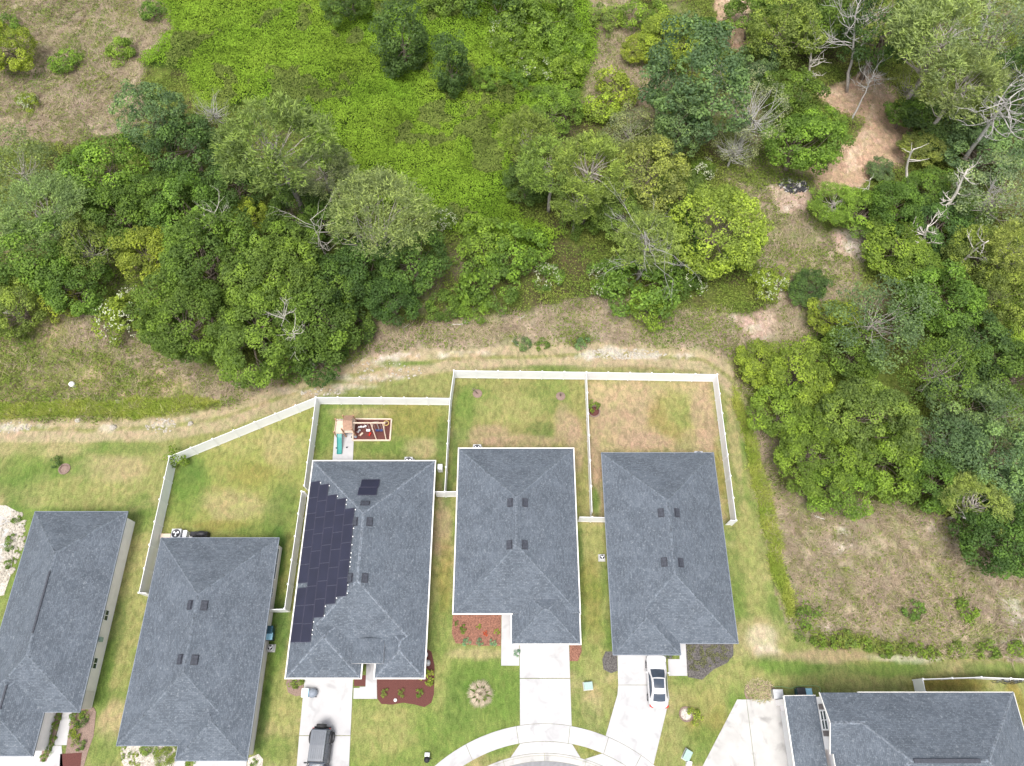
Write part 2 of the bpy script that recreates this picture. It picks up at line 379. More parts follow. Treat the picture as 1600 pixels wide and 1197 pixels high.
for k in ('sandB', 'sandD', 'sandE'): m = soft(MASK[k], 4); lay(C(.42, .32, .26), m); lay(c_sand * .85, m * sstep(.50, .66, n_mid) * .8)
# lawns
L = LAWN.astype(np.float32)
lay(C(.195, .205, .076), L)
lay(c_green, L * sstep(.50, .72, n_big) * .8); lay(c_yel, L * sstep(.40, .62, n_mid) * .5); lay(c_tan, L * sstep(.60, .78, n_sw) * .45)
YARDS = [([(918, 594), (1112, 597), (1140, 820), (920, 812)], C(.300, .245, .135)), ([(712, 590), (914, 592), (920, 812), (700, 780)], C(.205, .195, .075)),
 ([(500, 632), (704, 633), (697, 776), (480, 776)], C(.17, .19, .06)), ([(276, 722), (498, 632), (455, 955), (232, 930)], C(.20, .215, .065)), ([(540, 1010), (815, 1010), (815, 1140), (690, 1200), (540, 1300)], C(.145, .195, .05))]
for y_, c_ in YARDS: lay(c_ * (.92 + .16 * n_mid[..., None]), soft(inpoly(y_, GX, GY, .25, 2), 4) * .85)
def blob(px, py, rx, ry, col, s=.9, edge=.35, rot=0.0):
    """a patch of turf colour, some of it house shade painted in: centre and radii in photo pixels, uneven rim"""
    c = P(px, py); k = pxm(px, py); a = rx / k; b = ry / k * 1.02
    dx = GX - c.x; dy = GY - c.y
    if rot: dx, dy = dx * math.cos(rot) + dy * math.sin(rot), -dx * math.sin(rot) + dy * math.cos(rot)
    d = np.sqrt((dx / a) ** 2 + (dy / b) ** 2) + (n_mid - .5) * 1.1 + (n_sm - .5) * .5
    lay(col, s * sstep(1 + edge, 1 - edge, d) * (LAWN | TRACK))
T = dict(g=c_green, y=c_yel, t=c_tan, s=c_soil, d=c_dgreen, w=c_sand, o=C(.20, .175, .05))
for b_ in [
 (60, 700, 80, 16, 't', .5), (180, 735, 60, 22, 't', .55), (90, 745, 70, 25, 'g', .45), (40, 720, 30, 30, 'g', .5), (120, 770, 90, 22, 'y', .6),
 (215, 700, 80, 12, 'g', .4), (420, 655, 60, 12, 'y', .5), (30, 770, 25, 25, 'd', .3),
 (290, 750, 30, 35, 'g', .8), (300, 735, 16, 20, 'd', .4), (380, 690, 60, 22, 'y', .6), (440, 700, 40, 40, 't', .35), (360, 790, 55, 25, 't', .45), (440, 800, 25, 55, 'd', .45),
 (290, 790, 30, 30, 'g', .5), (400, 740, 40, 25, 'o', .45), (340, 820, 50, 8, 'o', .5), (400, 830, 30, 12, 'g', .5),
 (205, 880, 22, 60, 'y', .6), (180, 990, 16, 70, 'd', .45), (165, 1050, 14, 50, 'g', .8), (178, 1130, 20, 26, 't', .6), (165, 1170, 25, 20, 'g', .5), (215, 800, 20, 30, 'g', .4),  # long dark strip: shade east of the leftmost house, painted into the grass
 (430, 880, 14, 60, 'd', .9), (433, 1000, 16, 60, 'd', .75), (425, 1060, 14, 50, 'g', .8), (440, 1100, 25, 60, 'y', .5), (430, 1170, 26, 20, 'g', .5), (412, 1120, 8, 60, 'd', .7),  # dark strips by the east wall are its shade, painted into the turf
 (600, 1140, 55, 40, 'y', .6), (690, 1050, 18, 80, 'y', .5), (700, 1140, 40, 45, 'g', .5), (750, 1060, 60, 35, 'g', .8), (780, 1110, 30, 30, 'g', .8), (720, 1090, 30, 40, 'd', .3), (780, 1160, 40, 20, 'g', .7),
 (740, 1022, 50, 9, 't', .6), (690, 980, 16, 60, 'g', .5), (690, 820, 14, 60, 's', .55), (695, 900, 12, 50, 'o', .5), (698, 770, 8, 30, 'd', .6), (710, 720, 6, 40, 'd', .6),
 (740, 625, 34, 28, 'g', .55), (860, 620, 40, 35, 'g', .4), (800, 640, 50, 22, 'y', .6), (850, 670, 22, 16, 'd', .5), (885, 665, 20, 30, 's', .6), (760, 680, 40, 16, 's', .5), (820, 690, 60, 10, 's', .4), (725, 650, 14, 40, 'g', .6), (900, 690, 12, 45, 's', .5),
 (530, 640, 30, 10, 'g', .4), (650, 650, 45, 30, 'o', .4), (600, 700, 50, 12, 'g', .6), (660, 700, 25, 14, 't', .5), (505, 680, 12, 50, 'g', .7), (560, 645, 40, 7, 't', .4), (690, 690, 8, 40, 'd', .5),
 (980, 650, 60, 50, 's', .5), (960, 620, 40, 20, 't', .5), (1050, 650, 38, 42, 'o', .6), (1060, 640, 28, 36, 'y', .6), (1065, 650, 18, 26, 'g', .3), (1000, 690, 50, 14, 's', .7), (1100, 650, 18, 60, 's', .6), (932, 740, 10, 60, 's', .55), (930, 780, 8, 30, 'g', .8), (1125, 740, 6, 50, 'o', .7), (930, 610, 16, 12, 't', .7),
 (925, 870, 18, 40, 'y', .5), (908, 900, 6, 90, 'd', .7), (925, 940, 16, 60, 'o', .4), (915, 1040, 22, 40, 'g', .4), (930, 1050, 20, 60, 'y', .5), (925, 1110, 16, 40, 't', .55), (915, 1130, 30, 30, 'g', .5), (930, 1165, 18, 12, 'o', .6),  # narrow dark strip paints the shade beside the driveway house's east wall
 (1160, 780, 14, 120, 'g', .45), (1148, 700, 8, 80, 't', .5), (1175, 880, 14, 90, 'y', .6), (1190, 1000, 26, 18, 'w', .45), (1200, 1020, 20, 10, 'w', .5), (1180, 1000, 50, 30, 't', .45), (1160, 1060, 60, 25, 'y', .6),
 (1110, 1120, 40, 40, 'o', .5), (1160, 1110, 30, 40, 'g', .8), (1110, 1170, 40, 26, 'g', .6), (1090, 1090, 50, 20, 'y', .5), (1230, 1040, 60, 16, 'g', .8), (1300, 1050, 80, 14, 'd', .35), (1380, 1045, 60, 12, 'g', .7), (1290, 1025, 80, 10, 's', .5), (1440, 1040, 70, 8, 'g', .5), (1520, 1040, 60, 12, 't', .5),
 (1480, 1070, 60, 10, 'o', .9), (1590, 1100, 12, 40, 'o', .9), (1560, 1045, 60, 14, 'g', .6), (1420, 1028, 60, 6, 'w', .35),
]: blob(b_[0], b_[1], b_[2], b_[3], T[b_[4]], min(1, b_[5] * 1.15))
# the dirt track
Tm = soft(TRACK, 4)
lay(C(.295, .245, .14), Tm * .97); lay(C(.20, .215, .07), Tm * sstep(.56, .72, n_mid) * .5)
def pdist(pts_px):
    w_ = [P(a, b) for a, b in pts_px]; best = np.full(GX.shape, 1e9, np.float32); side = np.zeros(GX.shape, np.float32)
    for p_, q_ in zip(w_[:-1], w_[1:]):
        d = q_ - p_; L2 = d.x * d.x + d.y * d.y; t = np.clip(((GX - p_.x) * d.x + (GY - p_.y) * d.y) / L2, 0, 1)
        ex, ey = GX - (p_.x + t * d.x), GY - (p_.y + t * d.y); dd = np.sqrt(ex * ex + ey * ey); m_ = dd < best
        side = np.where(m_, np.sign(d.x * ey - d.y * ex), side); best = np.where(m_, dd, best)
    return best * side
dr = pdist([(-600, 671), (0, 671), (120, 671), (250, 668), (350, 651), (430, 623), (520, 593), (620, 571), (700, 561), (850, 556), (1000, 554), (1100, 562), (1150, 600)]) + (n_mid - .5) * .5
wr = .42 + .35 * n_mid
for c0 in (-.85, .85): lay(C(.36, .295, .195), sstep(wr + .25, wr - .15, np.abs(dr - c0)) * (.45 + .45 * n_sm) * (TRACK | LAWN))
lay(C(.20, .21, .075), sstep(.40, .1, np.abs(dr)) * sstep(.35, .55, n_sm) * .8 * (TRACK | LAWN))
lay(C(.20, .21, .075), sstep(.55, .3, np.abs(np.abs(dr) - 2.0)) * sstep(.35, .6, n_sw) * .8 * TRACK)
for (a, b, rx, ry, s) in [(20, 668, 40, 5, .8), (170, 668, 14, 7, .6), (250, 664, 34, 6, .7), (290, 655, 8, 4, .7), (480, 612, 60, 5, .35), (560, 590, 70, 5, .55), (640, 556, 60, 6, .8), (600, 566, 50, 6, .6),
                          (960, 553, 70, 8, .8), (1040, 556, 46, 6, .7), (920, 556, 30, 6, .7), (720, 552, 50, 5, .45), (540, 604, 40, 5, .5), (1000, 585, 80, 3, .3)]:
    c = P(a, b); k = pxm(a, b)
    d = np.sqrt(((GX - c.x) / (rx / k)) ** 2 + ((GY - c.y) / (ry / k)) ** 2) + (n_mid - .5) * 2 + (n_sm - .5) * 1.6
    lay(c_sand * .85, s * .75 * sstep(1.35, .65, d) * sstep(.38, .58, fbm(GX, GY, .8, 5)) * (TRACK | LAWN))
for (a, b, rx, ry) in [(640, 568, 40, 5), (500, 596, 40, 5), (850, 575, 60, 5)]: blob(a, b, rx, ry, c_green, .7)
# height: level lots, gently uneven scrub
HGT = np.where(WOOD, (fbm(GX, GY, 7, 7) - .35) * .5, 0) * soft(WOOD, 12)
HGT += soft(MASK['kudzu'], 6) * (fbm(GX, GY, 3.5, 1) * .7)
HGT += np.where(LAWN, 0, 0)
HGT = HGT.astype(np.float32)
def gidx(x, y):
    return np.clip(((np.asarray(y) - Y0) / STEP).astype(int), 0, ny), np.clip(((np.asarray(x) - X0) / STEP).astype(int), 0, nx)
def gz(x, y): i = gidx(x, y); return HGT[i]
def zone_mesh(name, cellmask):
    vi = np.arange((nx + 1) * (ny + 1)).reshape(ny + 1, nx + 1)
    q = np.stack([vi[:-1, :-1], vi[:-1, 1:], vi[1:, 1:], vi[1:, :-1]], -1)[cellmask]
    used, inv = np.unique(q, return_inverse=True); inv = inv.reshape(-1, 4)
    co_ = np.stack([GX.ravel()[used], GY.ravel()[used], HGT.ravel()[used]], -1).astype(np.float32)
    me = bpy.data.meshes.new(name); me.vertices.add(len(used)); me.vertices.foreach_set('co', co_.ravel())
    me.loops.add(len(inv) * 4); me.loops.foreach_set('vertex_index', inv.ravel().astype(np.int32))
    me.polygons.add(len(inv)); me.polygons.foreach_set('loop_start', np.arange(0, len(inv) * 4, 4, dtype=np.int32))
    me.polygons.foreach_set('use_smooth', np.ones(len(inv), bool))
    at = me.attributes.new('albedo', 'FLOAT_COLOR', 'POINT')
    cc = np.ones((len(used), 4), np.float32); cc[:, :3] = A.reshape(-1, 3)[used]; at.data.foreach_set('color', cc.ravel())
    me.update(calc_edges=True); me.materials.append(M['ground'])
    o = bpy.data.objects.new(name, me); link(o); tag(o, kind='structure'); return o
cell = lambda m: m[:-1, :-1]
SAND = (MASK['sandA'] | MASK['sandB'] | MASK['sandC'] | MASK['sandD'] | MASK['sandE']) & WOOD
zone_mesh('lawn', cell(LAWN)); zone_mesh('dirt_path', cell(TRACK)); zone_mesh('sandy_clearing', cell(SAND)); zone_mesh('woodland_floor', cell(WOOD & ~SAND))
# far ground round about, just below
far = MB()
R = 2500
for a in ((-R, -R, R, Y0 + .5), (-R, Y1 - .5, R, R), (-R, Y0 + .5, X0 + .5, Y1 - .5), (X1 - .5, Y0 + .5, R, Y1 - .5)):
    far.face([(a[0], a[1], -.06), (a[2], a[1], -.06), (a[2], a[3], -.06), (a[0], a[3], -.06)])
fm = simple('distant ground', (.15, .19, .055), .95, .5, .05)
tag(far.build('ground', fm), kind='structure')

# ---------------------------------------------------------------- paving
def slab(name, px_poly, z1=.05, mat='concrete', z0=-.12, kind='structure'):
    mb = MB(); mb.prism([tuple(P(a, b, z1)[:2]) for a, b in px_poly], z0, z1)
    o = mb.build(name, M[mat]); tag(o, kind=kind); return o
CX, CY = 3.1, 0
def arcpts(r, a0, a1, cx, cy, n=40):
    return [(cx + r * math.sin(math.radians(a0 + (a1 - a0) * i / n)), cy + r * math.cos(math.radians(a0 + (a1 - a0) * i / n))) for i in range(n + 1)]
pc = P(850, 1131); R_O = 15.9; AX, AY = pc.x, pc.y - R_O; R_I = AY * 0 + R_O - 1.42
kb = P(870, 1177).y - AY
def ring(name, ro, ri, a0, a1, z0, z1, mat, n=48, cx=None):
    mb = MB(); cx = AX if cx is None else cx
    for i in range(n):
        b0 = a0 + (a1 - a0) * i / n; b1 = a0 + (a1 - a0) * (i + 1) / n
    o_ = arcpts(ro, a0, a1, cx, AY, n); i_ = arcpts(ri, a0, a1, cx, AY, n)
    mb.grid([[(*o_[k], z1), (*o_[k], z0), (*i_[k], z0), (*i_[k], z1)] for k in range(n + 1)], smooth=False)
    return mb
# pavement in cast bays with narrow joints between them
mb = MB()
edges = [-72, -58, -40, -26.5, -9.2, 8.6, 21.5, 33, 46, 60, 74]
for a, b in zip(edges[:-1], edges[1:]):
    g = math.degrees(.018 / R_O)
    r_ = ring('x', R_O, R_I, a + g, b - g, -.12, .055, None, 14)
    n0 = len(mb.v); mb.v += r_.v; mb.f += [tuple(n0 + q for q in f) for f in r_.f]; mb.m += r_.m; mb.uv += r_.uv; mb.sm += r_.sm
tag(mb.build('pavement', M['concrete']), kind='structure')
mb = MB()
RK = kb
for ro, ri, z in ((RK, RK - .16, .06), (RK - .18, RK - .62, .02)):
    for a, b in zip(range(-80, 80, 16), range(-64, 96, 16)):
        g = math.degrees(.012 / ro)
        r_ = ring('x', ro, ri, a + g, b - g, -.15, z, None, 12)
        n0 = len(mb.v); mb.v += r_.v; mb.f += [tuple(n0 + q for q in f) for f in r_.f]; mb.m += r_.m; mb.uv += r_.uv; mb.sm += r_.sm
tag(mb.build('kerb', M['concrete_dirty']), kind='structure')
mb = MB(); mb.prism(arcpts(RK - .63, 0, 360, AX, AY, 96)[:-1], -.1, .012)
mb.prism([(AX - 4, AY - RK * .9), (AX + 4, AY - RK * .9), (AX + 4, AY - 60), (AX - 4, AY - 60)], -.1, .008)
tag(mb.build('road', M['asphalt']), kind='structure')
def arc_y(x, r): return AY + math.sqrt(max(0, r * r - (x - AX) ** 2))
def Pm(a, b): p = P(a, b, .05); return (p.x, p.y)
def prism_slab(name, polys, z1, mat):
    mb = MB()
    for p in polys: mb.prism(p, -.12, z1)
    return tag(mb.build(name, M[mat]), kind='structure')
def arcseg(x0, x1, r, n=8): return [(x0 + (x1 - x0) * i / n, arc_y(x0 + (x1 - x0) * i / n, r)) for i in range(n + 1)]
G_ = .03
# driveway 4: two bays, then the flared apron down to the kerb
a0 = Pm(812, 990); a1 = Pm(888.5, 990); xl, xr = a0[0], a1[0]; ym = P(850, 1060).y
prism_slab('driveway', [[(xl, a0[1]), (xr, a0[1]), (xr, ym + G_), (xl, ym + G_)],
                        [(xl, ym - G_), (xr, ym - G_)] + arcseg(xr, xl, R_O + G_)], .052, 'concrete')
xa, xb = P(798, 1180).x, P(907, 1180).x
prism_slab('driveway', [arcseg(xl, xr, R_I - G_) + arcseg(xb, xa, RK + G_)], .045, 'concrete')
# driveway 5: straight by the garage then bent toward the court
q = [Pm(964.5, 1005), Pm(1040.5, 1005), Pm(1040.5, 1050), Pm(1046, 1091)]
xr5 = Pm(1020, 1179)[0]; xl5 = Pm(946, 1141)[0]
prism_slab('driveway', [q[:1] + [q[1], q[2], Pm(1043, 1070), Pm(966, 1070)], [Pm(966, 1070.7), Pm(1043, 1070.7), q[3], (xr5, arc_y(xr5, R_O + G_))] + arcseg(xr5, xl5, R_O + G_)[1:] + [Pm(965, 1084.5)]], .053, 'concrete')
xc, xd = Pm(940, 1161)[0], Pm(1075, 1197)[0]
prism_slab('driveway', [arcseg(xc, xd, R_I - G_) + arcseg(Pm(1030, 1197)[0], Pm(914, 1184)[0], RK + G_)], .046, 'concrete')
# driveway 3
prism_slab('driveway', [[Pm(477, 1050), Pm(552, 1050), Pm(547.5, 1149), Pm(467.5, 1149)], [Pm(467.4, 1150), Pm(547.5, 1150), Pm(541, 1290), Pm(456, 1290)]], .052, 'concrete')
slab('path', [(552.6, 1075), (562, 1075), (562, 1073), (571, 1073), (573, 1030), (588, 1030), (589, 1092), (552, 1092)], .058)
# walks of house 4 and 5
slab('path', [(784, 945), (799.5, 945), (799.5, 1005), (800, 1008), (811.3, 1008), (811.3, 1040), (783, 1040)], .056)
slab('path', [(1062, 990), (1070.5, 990), (1074, 1056), (1045, 1056), (1043.8, 1030), (1050, 1030), (1062, 1030)], .056)
# driveways 1, 2 and 6
slab('driveway', [(-60, 1165), (96, 1165), (97, 1181), (98, 1197), (92, 1290), (-60, 1290)], .05)
slab('path', [(99, 1110), (112.5, 1110), (104, 1164.3), (97.8, 1164.3), (84, 1164.3)], .056)
slab('driveway', [(303, 1175), (386, 1175), (382, 1290), (296, 1290)], .05)
slab('path', [(274, 1172), (291, 1172), (289, 1197), (286, 1290), (270, 1290)], .056)
prism_slab('driveway', [[Pm(1152, 1093), Pm(1166, 1093), Pm(1188, 1270), Pm(1060, 1270)], [Pm(1166.6, 1093), Pm(1232, 1093), Pm(1252, 1270), Pm(1188.7, 1270)]], .052, 'concrete_dirty')
slab('patio', [(524.5, 655), (554, 655), (551, 725), (519, 725)], .05)
slab('patio', [(-60, 798), (3, 806), (15, 815), (12, 850), (0, 880), (-60, 900)], .05, 'concrete_dirty')
# planting beds
def bed(px_poly, mat, z=.04): return slab('planting_bed', px_poly, z, mat)
bed([(588.6, 1055), (662, 1055), (664, 1012), (674, 1018), (679, 1040), (678, 1085), (674, 1098), (663, 1105), (648, 1101), (630, 1098), (612, 1101), (596, 1100), (589.6, 1092)], 'mulch_red')
bed([(553, 1055), (572, 1055), (572, 1072), (553, 1072)], 'mulch_red', .045)
bed([(450, 1055), (475, 1055), (473, 1086), (462, 1088), (450, 1082), (447, 1068)], 'mulch_brown')
bed([(708, 955), (783.2, 955), (782.5, 1009), (750, 1009), (712, 1005), (706, 990)], 'mulch_orange')
bed([(800, 1000), (811.4, 1000), (811.4, 1024), (800, 1024)], 'mulch_orange', .045)
bed([(890, 1000), (908, 1000), (909, 1018), (903, 1033), (890, 1033)], 'mulch_orange', .045)
bed([(1071, 998), (1146, 998), (1146, 1024), (1136, 1036), (1115, 1046), (1097, 1062), (1075, 1058), (1073, 1040)], 'mulch_dark')
bed([(1040.8, 1015), (1050, 1015), (1050, 1029), (1041, 1029)], 'mulch_dark', .045)
bed([(946, 1018), (964, 1018), (965, 1048), (955, 1052), (943, 1046), (941, 1030)], 'mulch_dark')
bed([(186, 1155), (275, 1155), (275, 1200), (200, 1210), (190, 1190)], 'gravel')
bed([(387, 1185), (404, 1178), (411, 1186), (408, 1215), (385, 1215)], 'gravel')
bed([(111, 1105), (146, 1105), (150, 1112), (146, 1150), (138, 1172), (126, 1215), (96, 1215), (105, 1160)], 'mulch_brown')
bed([(94, 1178), (128, 1176), (124, 1215), (92, 1215)], 'mulch_red', .05)
bed([(88, 1112), (97, 1112), (83, 1164), (72, 1190), (62, 1190), (66, 1173), (76, 1172)], 'mulch_brown', .07)
bed([(-60, 785), (10, 790), (28, 800), (34, 820), (28, 840), (20, 870), (16, 900), (6, 930), (-60, 940)], 'gravel', .03)
bed([(1165, 1072), (1176, 1066), (1190, 1063), (1205, 1068), (1212, 1078), (1212, 1092), (1166, 1092), (1163, 1082)], 'mulch_brown')
pc_ = [(552.5, 655), (612, 655.5), (609.5, 688.5), (551.5, 688.5)]
bed(pc_, 'mulch_red', .05)
# ---------------------------------------------------------------- houses
def wx(px, py, z): return P(px, py, z).x
class Rect:
    def __init__(s, x0, x1, y0, y1, z, p): s.x0, s.x1, s.y0, s.y1, s.z, s.p = x0, x1, y0, y1, z, p
    def h(s, x, y):
        d = min(x - s.x0, s.x1 - x, y - s.y0, s.y1 - y); return s.z + s.p * d if d >= 0 else -1
def hip(mb, r, uvs=1.0):
    w, l = r.x1 - r.x0, r.y1 - r.y0; m = min(w, l) / 2; zr = r.z + r.p * m; k = math.sqrt(1 + r.p ** 2)
    if w <= l: A_, B_ = (r.x0 + m, r.y1 - m), (r.x0 + m, r.y0 + m)
    else: A_, B_ = (r.x0 + m, r.y0 + m), (r.x1 - m, r.y0 + m)
    z = r.z; nw, ne, se, sw = (r.x0, r.y1), (r.x1, r.y1), (r.x1, r.y0), (r.x0, r.y0)
    def F_(pts, along):
        p3 = []; uv = []
        for (x, y), up in pts:
            p3.append((x, y, zr if up else z))
            if along == 'W': uv.append((y, (x - r.x0) * k))
            if along == 'E': uv.append((y + 7, (r.x1 - x) * k))
            if along == 'N': uv.append((x, (r.y1 - y) * k))
            if along == 'S': uv.append((x + 3, (y - r.y0) * k))
        # drop doubled apex
        q = [(a, b) for i, (a, b) in enumerate(zip(p3, uv)) if i == 0 or (Vector(a) - Vector(p3[i - 1])).length > 1e-4]
        mb.face([a for a, b in q], 0, [b for a, b in q])
    if w <= l:
        F_([(sw, 0), (B_, 1), (A_, 1), (nw, 0)], 'W'); F_([(ne, 0), (A_, 1), (B_, 1), (se, 0)], 'E')
        F_([(nw, 0), (A_, 1), (ne, 0)], 'N'); F_([(se, 0), (B_, 1), (sw, 0)], 'S')
    else:
        F_([(nw, 0), (A_, 1), (sw, 0)][::-1], 'W'); F_([(ne, 0), (se, 0), (B_, 1)][::-1], 'E')
        F_([(nw, 0), (A_, 1), (B_, 1), (ne, 0)], 'N'); F_([(se, 0), (B_, 1), (A_, 1), (sw, 0)], 'S')
    mb.face([(r.x0, r.y0, z - .02), (r.x0, r.y1, z - .02), (r.x1, r.y1, z - .02), (r.x1, r.y0, z - .02)], 1)
    hips = [((nw, z), (A_, zr)), ((ne, z), (A_ if w <= l else B_, zr)), ((sw, z), (B_ if w <= l else A_, zr)), ((se, z), (B_, zr)), ((A_, zr), (B_, zr))]
    return [(Vector((*a[0], a[1])), Vector((*b[0], b[1]))) for a, b in hips]
def caps(mb, segs, rng, keep=lambda p: True):
    for a, b in segs:
        L_ = (b - a).length
        if L_ < .3: continue
        n = int(L_ / .21); d = (b - a) / L_; sx = Vector((d.y, -d.x, 0)).normalized()
        for i in range(n):
            p = a + d * (i * L_ / n); q = a + d * ((i + 1.25) * L_ / n)
            if not keep((p + q) / 2): continue
            j = rng.uniform(-.01, .01); w = .125 + rng.uniform(-.012, .012)
            dz = Vector((0, 0, .028)); dn = Vector((0, 0, -.055)); up = Vector((0, 0, .012))
            if rng.random() < .0: continue
            mb.face([p + sx * w + dn, p + dz, q + dz + up, q + sx * w + dn + up]); mb.face([p + dz, p - sx * w + dn, q - sx * w + dn + up, q + dz + up])
def window(parent, base, c, axis, w, h, name='window', shutters=False):
    """c = centre on the wall face, axis = outward direction 'E','W','N','S'"""
    n = {'E': (1, 0), 'W': (-1, 0), 'N': (0, 1), 'S': (0, -1)}[axis]
    t = (abs(n[1]), abs(n[0]))
    def bx(mb, off, u, v, du, dv, dz, mi=0):
        cx = c[0] + n[0] * off + t[0] * u; cy = c[1] + n[1] * off + t[1] * u
        mb.box((cx, cy, c[2] + v), (dv * abs(n[0]) + du * t[0], dv * abs(n[1]) + du * t[1], dz), mi)
    g = MB(); bx(g, .02, 0, 0, w, .03, h); o = g.build(name, M['glass'], parent, base)
    f = MB()
    for u in (-w / 2, w / 2): bx(f, .05, u, 0, .07, .08, h + .1)
    for v in (-h / 2, 0, h / 2): bx(f, .045, 0, v, w - .06, .07, .06)
    bx(f, .05, 0, 0, .05, .06, h - .08)
    fr = f.build('frame', M['vinyl'], o, (0, 0, 0)); fr.location = (-base[0], -base[1], -base[2])
    for v in fr.data.vertices: pass
    if shutters:
        for u in (-w / 2 - .32, w / 2 + .32):
            s_ = MB(); bx(s_, .04, u, 0, .42, .05, h + .05)
            for k in range(12): bx(s_, .075, u, -h / 2 + h * (k + .5) / 12, .34, .02, .05)
            s_.build('shutter', M['shutter'], parent, base)
    return o
M['shutter'] = simple('grey brown shutter', (.17, .15, .15), .6, .1)
M['garage'] = simple('white garage door', (.72, .72, .72), .5, .04)
M['door'] = simple('dark front door', (.10, .10, .11), .5, .1)
VENT_DONE = []
def house(label, rects, wall_mat, gutter, vents, seed, z_e=2.62, walls=None, caps_on=True, group='grey roofed houses along the court', extra=None):
    rng = random.Random(seed)
    r0 = rects[0]; base = ((r0.x0 + r0.x1) / 2, (r0.y0 + r0.y1) / 2, 0)
    e = thing('house', label, 'house', base, 0, group)
    mb = MB(); segs = []
    for r in rects: segs.append((r, hip(mb, r)))
    roof = mb.build('roof', [M['shingle'], M['fascia']], e, base)
    hmax = lambda x, y, me=None: max([q.h(x, y) for q in rects if q is not me] + [-1])
    if caps_on:
        cb = MB()
        for r, sg in segs:
                cb = MB(); caps(cb, sg, rng, keep=lambda p, r=r: hmax(p.x, p.y, r) < p.z - .03)
                if cb.v: cb.build('ridge_cap', M['cap' if seed == 3 else 'cap2'], roof, (0, 0, 0)).location = (-base[0], -base[1], 0)
    fb = MB()
    for i, r in enumerate(rects):
        t = .11 if gutter else .045; off = t / 2
        zz = r.z - .09; hh = .17
        def run(x0, y0, x1, y1):
            n = max(1, int(math.hypot(x1 - x0, y1 - y0) / .25)); seg = None
            for k in range(n + 1):
                u = (k) / n; uu = min(1, (k + .5) / n)
                mx, my = x0 + (x1 - x0) * uu, y0 + (y1 - y0) * uu
                free = k < n and not any(q is not r and q.x0 - .02 < mx < q.x1 + .02 and q.y0 - .02 < my < q.y1 + .02 for q in rects)
                if free and seg is None: seg = u
                if not free and seg is not None:
                    ax, ay, bx_, by = x0 + (x1 - x0) * seg, y0 + (y1 - y0) * seg, x0 + (x1 - x0) * u, y0 + (y1 - y0) * u
                    d = (abs(bx_ - ax), abs(by - ay))
                    fb.box(((ax + bx_) / 2, (ay + by) / 2, zz), (max(d[0], t), max(d[1], t), hh)); seg = None
        run(r.x0 - off, r.y0 - t, r.x0 - off, r.y1 + t); run(r.x1 + off, r.y0 - t, r.x1 + off, r.y1 + t)
        run(r.x0, r.y1 + off, r.x1, r.y1 + off); run(r.x0, r.y0 - off, r.x1, r.y0 - off)
    fb.build('gutter' if gutter else 'fascia', M['fascia'] if gutter else M['drip'], e, base)
    wb = MB(); o_ = .38
    for r in rects:
        wb.box(((r.x0 + r.x1) / 2, (r.y0 + r.y1) / 2, (r.z - .03 - .25) / 2), (r.x1 - r.x0 - 2 * o_, r.y1 - r.y0 - 2 * o_, r.z - .03 + .25))
    wb.build('wall', M[wall_mat], e, base)
    for (vx, vy) in vents:
        z = 4.0
        for _ in range(30):
            p = P(vx, vy, z); z = .5 * z + .5 * (hmax(p.x, p.y) + .08)
        p = P(vx, vy, z)
        dz = (hmax(p.x + .1, p.y) - hmax(p.x - .1, p.y)) / .2; dy = (hmax(p.x, p.y + .1) - hmax(p.x, p.y - .1)) / .2
        v = MB(); vb = Vector((0, 0, 0))
        ang_y = -math.atan(dz); ang_x = math.atan(dy)
        ns = abs(dy) > abs(dz)
        s_ = (.78, .46) if ns else (.46, .74)
        v.box((0, 0, .0), (s_[0] + .16, s_[1] + .14, .02), 0)
        v.box((0, 0, .07), (s_[0], s_[1], .12), 0); v.box((0, 0, .136), (s_[0] * .9, s_[1] * .12, .03), 0) if ns else v.box((0, 0, .136), (s_[0] * .9, s_[1] * .1, .03), 0)
        vo = v.build('roof_vent', M['vent'], e, (0, 0, 0), bevel=.03)
        vo.location = (p.x - base[0], p.y - base[1], z - .06); vo.rotation_euler = (ang_x, ang_y, 0)
    return e, base, hmax

ZE = 2.62
def rx(pxl, pyl, pxr, pyr, pyt, pyb, z=ZE):
    pass
PI_ = .46
def mkrect(xl, xr, yt, yb, z=ZE, p=PI_, e=0): return Rect(P(*xl, z).x + e, P(*xr, z).x - e, P(800, yb, z).y, P(800, yt, z).y, z, p)
# house 3 (solar)
h3x0, h3x1 = P(467, 890, ZE).x + .05, P(672, 890, ZE).x - .05
yt, yb = P(800, 719, ZE).y - .1, P(800, 1061, ZE).y + .1
ym3 = P(800, 1036, ZE).y
r3 = [Rect(h3x0, h3x1, ym3 + .6, yt, ZE, PI_), Rect(h3x0 + .012, P(564, 1050, ZE).x, yb, ym3 + 5.5, ZE + .004, PI_), Rect(P(586, 1050, ZE).x, h3x1 - .012, yb, ym3 + 4.0, ZE + .004, PI_)]
e3, b3, hm3 = house('single storey house with solar panels and a porch gable, parked dark off-road car in front', r3, 'stucco', True,
    [(570.5, 786), (555, 815), (577.5, 815), (547, 903), (570, 903)], 3)
